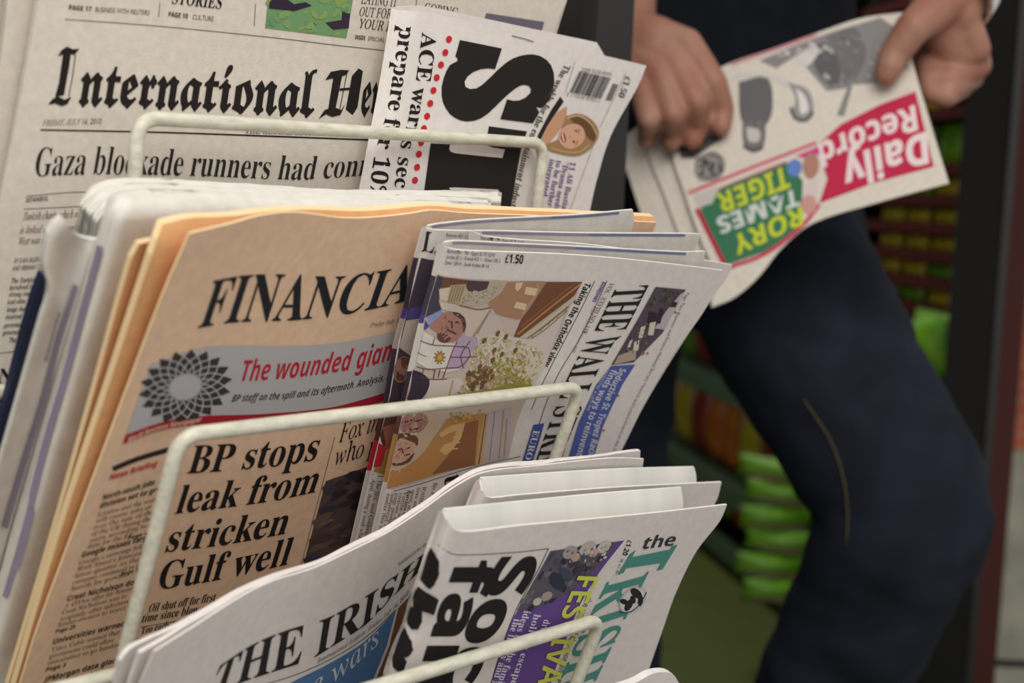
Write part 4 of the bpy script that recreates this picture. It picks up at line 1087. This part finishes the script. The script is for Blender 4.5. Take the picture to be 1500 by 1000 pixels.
for i, z in enumerate(znear):
    x = S0+.06; k = 0; nz = znear[i+1] if i < len(znear)-1 else z+.06
    ht = min(.09, nz-z-.0165)
    while x < SM-.06:
        m = (YEL, GRN, YEL, YEL)[(i+k//2) % 4] if i < 5 else (GRN, GRN, YEL)[(i+k) % 3]
        put_packet(m, base_pt+sdir*x+snrm*(-.028)+Vector((0, 0, z+.002)), .085, ht, .012, 'small %s sweet packet in the red trays beside the dark post' % COLN[m.name], '%s packets in the red trays' % COLN[m.name], 0, 'sweet_packet')
        x += .095; k += 1
# bright green bag under the trays, near end
for (px, py), lab in (((1362, 548), 'bright green bag on the floor shelf below the red trays, beside the knee'), ((1290, 556), 'bright green bag hidden partly by the thigh below the red trays')):
    p = on_shelf(px, py, .03); p.z = on_shelf(1362, 548).z+.002
    put_packet(GRN, p, .12, .10, .03, lab, 'bags below the trays')
obox('shelf', S0, SM-.015, on_shelf(1362, 548).z-.02, on_shelf(1362, 548).z, -.058, .07, shelfm, unit)
# hanging strip of green packets
strip = thing('hanging_strip', 'hanging display strip carrying green packets between the man’s legs', 'display strip', P(1140, 870, 2.55))
hp = P(1140, 640, 2.55)
ob = P(1140, 880, 2.55)
tube('strip_tape', [hp+Vector((0, 0, 1.2)), hp, ob], .006, backm, strip, 8)
ords = ['topmost', 'second', 'third', 'fourth', 'fifth', 'lowest']
for k in range(6):
    pc = P(1136+(k % 2)*10-(5 if k > 3 else 0), 703+k*35, 2.50-.012*k)
    o = link('snack_packet', packet(GRN, .135, .040, .020), None, pc)
    o.rotation_euler = (R(8), q.uniform(-.02, .10), YAW-math.pi/2+q.uniform(-.2, .2))
    tag(o, '%s green packet on the hanging strip between the legs' % (ords[k] if k in (0, 5) else ords[k]+' from top'), 'packet', 'green packets on the hanging strip')
    b = link('label_band', packet(BRN, .128, .012, .026), o, (0, -.001, .004))

# dark shopfront post and the street beyond it
postm = mat('black_door_post', (26, 25, 24), .5, .35)
pl = P(1432, 150, 1.95); pr = P(1486, 150, 1.95)
struct(box('trim_1', (min(pl.x, pr.x), min(pl.y, pr.y)-.01, 0), (max(pl.x, pr.x), max(pl.y, pr.y)+.02, 2.5), postm, None, .004))


def brick():
    m = bpy.data.materials.new('red_brick'); m.use_nodes = True; nt = m.node_tree; b = nt.nodes['Principled BSDF']
    t = nt.nodes.new('ShaderNodeTexBrick'); t.inputs['Scale'].default_value = 9
    t.inputs['Color1'].default_value = lin((190, 100, 70)); t.inputs['Color2'].default_value = lin((160, 80, 58)); t.inputs['Mortar'].default_value = lin((150, 130, 116))
    tc = nt.nodes.new('ShaderNodeTexCoord'); mp = nt.nodes.new('ShaderNodeMapping'); mp.inputs['Rotation'].default_value = (R(90), 0, 0)
    nt.links.new(tc.outputs['Object'], mp.inputs[0]); nt.links.new(mp.outputs[0], t.inputs['Vector']); nt.links.new(t.outputs['Color'], b.inputs['Base Color']); b.inputs['Roughness'].default_value = .8
    return m


def fbox(name, x0, x1, y0, y1, d0, d1, m, parent=None, bev=0):
    """upright box seen square-on from the shop door"""
    f = Vector((math.cos(YAW), math.sin(YAW), 0)); r = Vector((f.y, -f.x, 0))
    a = P((x0+x1)/2, y1, d0); b = P((x0+x1)/2, y0, d0)
    hw = (x1-x0)/FPX*d0/2
    off = origin(parent) if parent else Vector((0, 0, 0))
    bm = bmesh.new(); bmesh.ops.create_cube(bm, size=1)
    for v in bm.verts: v.co = Vector((a.x, a.y, 0))+r*(v.co.x*2*hw)+f*((v.co.y+.5)*(d1-d0))+Vector((0, 0, a.z+(b.z-a.z)*(v.co.z+.5)))-off
    if bev: bmesh.ops.bevel(bm, geom=bm.edges[:], offset=bev, segments=2, affect='EDGES')
    me = bpy.data.meshes.new(name); bm.to_mesh(me); bm.free(); me.materials.append(m)
    return link(name, me, parent)


bp = P(1500, 900, 2.35); bp.z = 0
pil = thing('brick_pier', 'red brick pier on a pale stone base outside, past the dark door post', 'pier', bp)
fbox('brickwork', 1440, 1640, 330, 660, 2.35, 2.48, brick(), pil)
fbox('grey_lintel', 1440, 1640, -500, 330, 2.35, 2.48, mat('grey_fascia', (96, 96, 100), .6, .3), pil)  # grey block in place of a glass door edge and its reflections
stone = mat('pale_stone', (186, 184, 166), .8, .2, noise=.25, nscale=9)
zb = P(1500, 660, 2.35).z
fbox('stone_base', 1430, 1650, 660, 660+zb/2.35*FPX, 2.34, 2.49, stone, pil)
for k, y in enumerate((905, 968)): fbox('base_groove', 1430, 1650, y, y+12, 2.334, 2.345, mat('dark_joint', (52, 52, 50), .8, .1), pil)

# ------------------------------------------------------------------ the man
def chain_mesh(chains, voxel, smooth=6, extra=None):
    """limbs as tapering runs of rounded segments, fused into one continuous surface"""
    bm = bmesh.new()
    for ch in chains:
        n = len(ch)
        pts = [Vector(c[0]) for c in ch]; rs = [c[1] for c in ch]
        for p, r in zip(pts, rs):
            bmesh.ops.create_uvsphere(bm, u_segments=14, v_segments=9, radius=r, matrix=Matrix.Translation(p))
        for (a, ra), (b, rb) in zip(zip(pts, rs), zip(pts[1:], rs[1:])):
            d = b-a; L = d.length
            if L < 1e-6: continue
            M = Matrix.Translation((a+b)/2) @ d.to_track_quat('Z', 'Y').to_matrix().to_4x4()
            bmesh.ops.create_cone(bm, cap_ends=True, segments=16, radius1=ra, radius2=rb, depth=L, matrix=M)
    me = bpy.data.meshes.new('limb'); bm.to_mesh(me); bm.free()
    o = bpy.data.objects.new('limb', me); COL.objects.link(o)
    rm = o.modifiers.new('fuse', 'REMESH'); rm.mode = 'VOXEL'; rm.voxel_size = voxel; rm.use_smooth_shade = True
    sm = o.modifiers.new('relax', 'SMOOTH'); sm.factor = .5; sm.iterations = smooth
    bpy.context.view_layer.update()
    out = bpy.data.meshes.new_from_object(o.evaluated_get(bpy.context.evaluated_depsgraph_get()))
    bpy.data.objects.remove(o); bpy.data.meshes.remove(me)
    out.polygons.foreach_set('use_smooth', [True]*len(out.polygons))
    return out


def merge(name, meshes, m, parent=None, loc=Vector((0, 0, 0))):
    bm = bmesh.new()
    for me in meshes: bm.from_mesh(me)
    for v in bm.verts: v.co -= loc
    me = bpy.data.meshes.new(name); bm.to_mesh(me); bm.free(); me.materials.append(m)
    return link(name, me, parent)


skin = mat('skin', (166, 124, 104), .5, .35, noise=.35, nscale=26, col2=(152, 98, 82), bump=.25, bscale=180)
denim = mat('dark_denim', (38, 43, 55), .85, .1, noise=.35, nscale=14, bump=.3, bscale=900)
knit = mat('black_navy_jumper', (22, 24, 30), .9, .1, noise=.2, nscale=40)
hairm = mat('short_dark_hair', (40, 32, 28), .7, .3, bump=.5, bscale=300)
foot_b, foot_f = P(880, 1330, 1.58), P(1105, 1330, 1.50)
for v in (foot_b, foot_f): v.z = .07
pel = P(1015, 285, 1.47)
che = P(985, -150, 1.48); nek = P(985, -420, 1.47); hed = P(1000, -610, 1.43)
r_ = Vector((RT.x, RT.y, 0)).normalized(); f_ = Vector((FWD.x, FWD.y, 0)).normalized()
shR, shL = nek-r_*.19+Vector((0, 0, -.07)), nek+r_*.19+Vector((0, 0, -.07))
elR, wrR = P(890, -300, 1.46), P(918, 52, 1.262)
elL, wrL = P(1610, -330, 1.36), P(1412, -22, 1.215)
kneeF, kneeB = P(1322, 742, 1.31), P(888, 720, 1.52)
hipF, hipB = pel+r_*.075, pel-r_*.085
arms = [
    [(shR, .055), (elR, .042), (wrR.lerp(elR, .45), .038), (wrR, .027)],
    [(shL, .055), (elL, .042), (wrL.lerp(elL, .45), .040), (wrL, .028)],
    [(pel, .10), (che, .11), (nek, .06), (hed, .065)],
    [(shR, .055), (nek, .05), (shL, .055)],
    [(hed+Vector((0, 0, .03)), .085), (hed+Vector((0, 0, .09))+f_*.02, .085), (hed+Vector((0, 0, -.02))-f_*.035, .055)],
    [(hed-f_*.09+Vector((0, 0, .02)), .016), (hed-f_*.075+Vector((0, 0, .06)), .010)],
    [(hed+r_*.085+Vector((0, 0, .03)), .018), (hed+r_*.085+Vector((0, 0, .055)), .02)], [(hed-r_*.085+Vector((0, 0, .03)), .018), (hed-r_*.085+Vector((0, 0, .055)), .02)],
    [(hipF, .07), (kneeF, .05), (foot_f, .04)], [(hipB, .07), (kneeB, .05), (foot_b, .04)]]
A_, B_, C_ = P(1050, 180, 1.240), P(1310, 100, 1.200), P(1060, 430, 1.185)
nn = (B_-A_).cross(C_-A_).normalized()
if nn.dot(FWD) > 0: nn = -nn
pd = Free(A_, nn)
hands = []
# hand over the front of the held paper (fingers hang down across it)
hw = wrR
def FG(*a): hands.append([(P(x, y, d) if d > 0.5 else pd.hit(x, y, r+.0055) if d > 0 else pd.hit(x, y, -.0165-r), r) for x, y, d, r in a])
FG((918, 52, 1.262, .027), (962, 60, 1.245, .022), (1004, 66, 1.232, .0155), (1046, 122, 1.215, .0118), (1058, 160, .1, .0104), (1056, 186, .1, .0088))
FG((918, 60, 1.262, .026), (960, 78, 1.240, .021), (988, 92, 1.228, .0155), (1020, 150, 1.208, .0116), (1022, 184, .1, .0102), (1015, 206, .1, .0086))
FG((918, 68, 1.262, .025), (945, 92, 1.240, .020), (966, 110, 1.226, .0150), (986, 168, 1.208, .0112), (988, 192, .1, .0100), (984, 209, .1, .0084))
FG((915, 72, 1.262, .024), (930, 105, 1.242, .019), (942, 126, 1.228, .0138), (950, 176, 1.212, .0100), (950, 192, .1, .0090), (946, 205, .1, .0078))
FG((925, 75, 1.270, .020), (965, 100, 1.275, .0145), (1005, 140, 0, .0120), (1030, 170, 0, .0105))
# other hand: thumb on the front of the paper, fingers curled behind its edge
FG((1412, -22, 1.215, .028), (1380, 6, 1.195, .021), (1338, 40, 1.178, .0150), (1310, 80, .1, .0128), (1303, 98, .1, .0118), (1299, 108, .1, .0102))
FG((1412, -22, 1.215, .028), (1400, 20, 1.205, .022), (1414, 40, 1.205, .0150), (1430, 72, 1.208, .0125), (1392, 92, 0, .0112), (1356, 96, 0, .0095))
FG((1412, -22, 1.222, .026), (1405, 30, 1.222, .021), (1418, 58, 1.222, .0150), (1432, 95, 1.222, .0124), (1394, 113, 0, .0112), (1358, 114, 0, .0095))
FG((1412, -20, 1.232, .024), (1402, 36, 1.236, .020), (1414, 74, 1.236, .0145), (1422, 113, 1.232, .0116), (1392, 130, 0, .0105), (1360, 128, 0, .0090))
FG((1408, -18, 1.240, .022), (1396, 40, 1.246, .018), (1402, 84, 1.248, .0130), (1408, 128, 1.240, .0102), (1386, 142, 0, .0095), (1364, 138, 0, .0080))
FG((1390, 10, 1.210, .022), (1380, 40, 1.208, .020), (1396, 76, 1.216, .018))
bodym = chain_mesh(arms, .007, 8)
handm = chain_mesh(hands, .0024, 5)
man = merge('person', [bodym, handm], skin, None)
tag(man, 'person in dark jumper and jeans, stepping with one knee bent, holding a newspaper open', 'person')
jm = chain_mesh([[(pel+Vector((0, 0, -.02))-r_*.07, .125), (che-r_*.07, .135), (nek-r_*.10+Vector((0, 0, -.10)), .10)], [(pel+Vector((0, 0, -.02))+r_*.05, .125), (che+r_*.06, .125), (nek+r_*.10+Vector((0, 0, -.10)), .10)],
                 [(shR, .075), (shR.lerp(elR, .6), .062), (elR, .060), (elR.lerp(wrR, .45), .052)], [(shL, .075), (shL.lerp(elL, .6), .062), (elL, .060), (elL.lerp(wrL, .45), .052)], [(shR, .07), (nek+Vector((0, 0, -.04)), .075), (shL, .07)]], .009, 8)
merge('jumper', [jm], knit, man)
mid = lambda a, b, t: a.lerp(b, t)
jn = chain_mesh([[(pel+Vector((0, 0, .05))-r_*.06, .125), (hipB+Vector((0, 0, -.05)), .098), (mid(hipB, kneeB, .5), .078), (kneeB, .062), (mid(kneeB, foot_b, .5), .060), (foot_b+Vector((0, 0, .03)), .062)],
                 [(pel+Vector((0, 0, .05))+r_*.03, .125), (hipF+Vector((0, 0, -.04)), .105), (P(1160, 450, 1.385), .096), (P(1246, 600, 1.335), .087), (P(1318, 715, 1.31), .081), (P(1318, 778, 1.31), .079), (P(1277, 870, 1.345), .073), (P(1218, 1000, 1.39), .072), (mid(P(1218, 1000, 1.39), foot_f, .6), .070), (foot_f+Vector((0, 0, .03)), .066)]], .008, 8)
from mathutils import noise as mnoise
jn.update()
nrm_ = [v.normal.copy() for v in jn.vertices]
for v, n_ in zip(jn.vertices, nrm_):
    c = v.co
    a = mnoise.noise(Vector((c.x*9, c.y*9, c.z*26+c.x*14)))
    bq = mnoise.noise(Vector((c.x*20, c.y*20, c.z*44-c.x*20)))
    v.co = c+n_*(.0065*a*abs(a)*2+.0022*bq)
jeans = merge('jeans', [jn], denim, man)
# folds and the outer seam of the near leg
seam = []
for x, y in ((1178, 585), (1190, 602), (1203, 621), (1215, 640), (1224, 660), (1231, 680), (1236, 700), (1240, 720), (1242, 740), (1243, 760), (1242, 780), (1240, 800)):
    h = P(x, y, 1.0)
    seam.append((x, y))
jb = BVHTree.FromPolygons([v.co.copy() for v in jeans.data.vertices], [tuple(p.vertices) for p in jeans.data.polygons])
sp = []
for x, y in seam:
    h = jb.ray_cast(CAM, ray(x, y).normalized())
    if h[0] is not None: sp.append(h[0]+h[1]*.0012)
if len(sp) > 2: tube('seam', sp, .0010, mat('ochre_stitching', (84, 74, 56), .8, .1), jeans, 6)
for ft_, nm in ((foot_b, 'shoe'), (foot_f, 'shoe')):
    d = (r_*.8-f_*.5).normalized()
    sh = chain_mesh([[(ft_+Vector((0, 0, -.02)), .048), (ft_+d*.08+Vector((0, 0, -.028)), .042), (ft_+d*.17+Vector((0, 0, -.034)), .036)]], .006, 5)
    merge(nm, [sh], mat('black_shoe_leather', (24, 22, 22), .45, .5), man)
hm = chain_mesh([[(hed+Vector((0, 0, .07))+f_*.02, .088), (hed+Vector((0, 0, .12))+f_*.02, .082), (hed+Vector((0, 0, .05))+f_*.045, .078)]], .007, 6)
merge('hair', [hm], hairm, man)
# wristwatch
ax = (elL-wrL).normalized(); wc = P(1398, -12, 1.205)
X = RT.cross(ax).cross(ax).normalized(); Yv = ax.cross(X)
steel = mat('steel_watch', (222, 224, 220), .25, .6, 1.0)
pts = [wc+X*(.034*math.cos(t))+Yv*(.034*math.sin(t)) for t in [2*math.pi*i/36 for i in range(36)]]
V, F = [], []
for i, p in enumerate(pts):
    out = (p-wc).normalized()
    for a, b in ((-.009, 0), (.009, 0), (.009, .003), (-.009, .003)): V.append(p+ax*a+out*b)
for i in range(36):
    for k in range(4):
        j = (i+1) % 36; F.append((i*4+k, i*4+(k+1) % 4, j*4+(k+1) % 4, j*4+k))
mesh_of('wristwatch', V, F, [steel], None, man, False)

# ------------------------------------------------------------------ paper held by the man
t = thing('newspaper', 'red titled tabloid held open upside down in both hands by the man', 'newspaper', pd.hit(1042, 450))
curl = lambda u, v: .0016*math.sin(math.pi*u*1.2)+.0016*math.sin(4*v)
for k, (L, off) in enumerate((([(1000, 150), (912, 205), (925, 270), (950, 340), (1000, 440)], -.012), ([(1010, 140), (950, 205), (975, 290), (1005, 370), (1030, 445)], -.007))):
    Sheet('inner_pages', L, [(1322, 22), (1338, 95), (1364, 184), (1386, 268)], pd, T=[L[0], (1068, 97), (1130, 76), (1200, 51), (1322, 22)], B=[L[-1], (1075, 432), (1110, 402), (1145, 360), (1190, 325), (1280, 297), (1386, 268)], off=off, m=NEWS, parent=t, n=(30, 24), bump=curl).done()
dr = Sheet('front_page', [(1035, 110), (985, 205), (1005, 290), (1030, 360), (1046, 400), (1042, 450)], [(1322, 18), (1337, 90), (1363, 180), (1390, 268)], pd, T=[(1035, 110), (1068, 93), (1130, 72), (1200, 47), (1260, 27), (1322, 18)], B=[(1042, 450), (1075, 436), (1110, 406), (1145, 363), (1190, 327), (1280, 298), (1390, 268)], m=NEWS, parent=t, bump=curl)  # grey newsprint here darkens the page in place of the shop's shade
s = dr
c7 = lambda *p: cr(2.416, 880, 0, *p)
CR = (190, 44, 76)
s.poly([(1341, 134), (1368, 244), (1280, 268), (1200, 298), (1212, 262), (1196, 214), (1232, 182), (1290, 153)], CR, MH, 0)
s.text('Daily', 'sans', [(1357, 194), (1300, 210), (1232, 234)], [(1361, 238), (1304, 254), (1240, 279)], (232, 214, 214), MH, 1, bold=.018)
s.text('Record', 'sans', [(1340, 154), (1270, 180), (1196, 212)], [(1345, 190), (1276, 214), (1204, 244)], (232, 214, 214), MH, 1, bold=.012)
s.poly(c7((560, 215), (690, 160), (820, 112), (990, 62), (1075, 120), (1085, 240), (1010, 292), (892, 300), (862, 412), (835, 408), (872, 312), (800, 322), (722, 232), (700, 192), (622, 242)), (138, 134, 134), PH, 0)
s.poly(c7((800, 130), (900, 100), (940, 200), (880, 290), (830, 200)), (116, 112, 114), PH, .6, smooth=True)
s.poly(c7((740, 175), (800, 150), (850, 250), (830, 310), (770, 260)), (98, 96, 98), PH, .8, smooth=True)
s.poly(c7((700, 195), (760, 160), (770, 190), (720, 240)), (210, 206, 200), PH, .9, smooth=True)
s.poly(c7((488, 290), (590, 275), (606, 400), (562, 462), (500, 432)), (104, 102, 104), PH, .4, smooth=True)
s.dabs(c7((580, 215), (820, 115), (990, 70), (1075, 230), (1000, 285), (880, 295), (800, 315), (700, 195)), 46, (3, 8), [(128, 124, 124), (150, 146, 146), (110, 107, 108), (172, 168, 166)], PH, .7, (10, 70), .45, 61)
s.dabs(c7((640, 190), (760, 150), (800, 170), (700, 230)), 14, (3, 7), [(216, 210, 204), (190, 184, 180)], PH, .95, (10, 70), .45, 62)
s.line([(1070, 95), (1132, 74), (1196, 51)], 4, (206, 140, 150), PH, .5)
s.line(c7((465, 275), (540, 262), (620, 275), (660, 300)), 7, (206, 202, 196), PH, 1)
s.poly(c7((660, 290), (735, 320), (752, 400), (715, 428), (676, 410), (690, 350)), (150, 146, 146), PH, .4, smooth=True)
s.poly(c7((690, 310), (722, 340), (735, 390), (710, 405), (700, 350)), (222, 216, 210), PH, .8, smooth=True)
s.line(c7((672, 380), (690, 420), (730, 425), (752, 395)), 5, (96, 92, 92), PH, 1)
s.poly(c7((500, 440), (575, 430), (582, 500), (560, 535), (510, 520)), (120, 116, 116), PH, .4, smooth=True)
s.poly(c7((515, 450), (560, 460), (560, 500), (525, 500)), (196, 190, 186), PH, .8, smooth=True)
s.line(c7((505, 515), (540, 535), (575, 520)), 5, (86, 84, 84), PH, 1)
s.poly(c7((335, 560), (400, 535), (440, 570), (425, 625), (370, 642), (335, 620)), (130, 126, 124), PH, .4, smooth=True)
s.dabs(c7((340, 560), (430, 550), (425, 620), (350, 630)), 30, (3, 7), [(92, 88, 88), (160, 154, 150), (70, 68, 68)], PH, .8, seed=41)
s.poly(c7((275, 520), (420, 470), (430, 490), (330, 560), (285, 560)), (88, 84, 84), PH, .5)  # shade under the fingers painted on the page, not part of the picture
s.line([(1008, 283), (1100, 246), (1196, 209)], 5, (204, 96, 116), BN, 0); s.line([(1018, 292), (1100, 258), (1152, 237)], 3, (204, 96, 116), BN, 0)
s.poly(c7((430, 665), (660, 575), (715, 640), (710, 790), (640, 870), (440, 940), (352, 740)), (62, 116, 86), BN, .4)
s.line([(1021, 306), (1064, 393)], 7, (180, 50, 72), BN, 1); s.line([(1064, 393), (1120, 372), (1174, 332), (1200, 300)], 6, (196, 70, 92), BN, 1)
YG = (196, 206, 60)
s.text('TIGER', 'sans', [(1152, 243), (1048, 286)], [(1158, 274), (1056, 313)], YG, BN, 1.6, bold=.012)
s.text('TAMES', 'sans', [(1168, 276), (1048, 320)], [(1172, 300), (1056, 343)], (206, 212, 206), BN, 1.6, bold=.012)
s.text('RORY', 'sans', [(1175, 301), (1070, 348)], [(1177, 328), (1080, 374)], YG, BN, 1.6, bold=.012)
s.ell(1164, 246, 11, 13, 10, (104, 130, 196), PH, 1.5); s.ell(1188, 243, 12, 19, 5, (176, 128, 112), PH, 1.8)
s.poly(c7((735, 640), (775, 630), (765, 700), (735, 750), (712, 740)), (214, 196, 196), PH, 1.7)
s.poly(c7((690, 552), (770, 518), (776, 545), (720, 560)), (206, 66, 130), PH, 1.2)
s.ell(1185, 300, 12, 14, 0, (202, 150, 140), PH, 2)
s.poly(c7((330, 690), (420, 660), (395, 720), (345, 735)), (196, 190, 184), BN, .6)
s.done()

# packets the man, his newspaper or the shelves cover completely are left out
bpy.context.view_layer.update()
dg = bpy.context.evaluated_depsgraph_get()
for o in [o for o in sc.objects if o.parent is None and o.name.startswith(('snack_packet', 'sweet_packet'))]:
    fam = {o.name} | {c.name for c in o.children}; seen = 0
    for v in list(o.data.vertices)[::9]:
        w_ = o.matrix_world @ v.co; dv = w_-CAM; z = dv.dot(FWD)
        x_, y_ = dv.dot(RT)/z*FPX, dv.dot(UP)/z*FPX
        if abs(x_) > 750 or abs(y_) > 500: continue
        hit = sc.ray_cast(dg, CAM, dv.normalized())
        if hit[0] and hit[4].name in fam: seen += 1
    if seen < 2:
        for c in list(o.children): bpy.data.objects.remove(c)
        bpy.data.objects.remove(o)
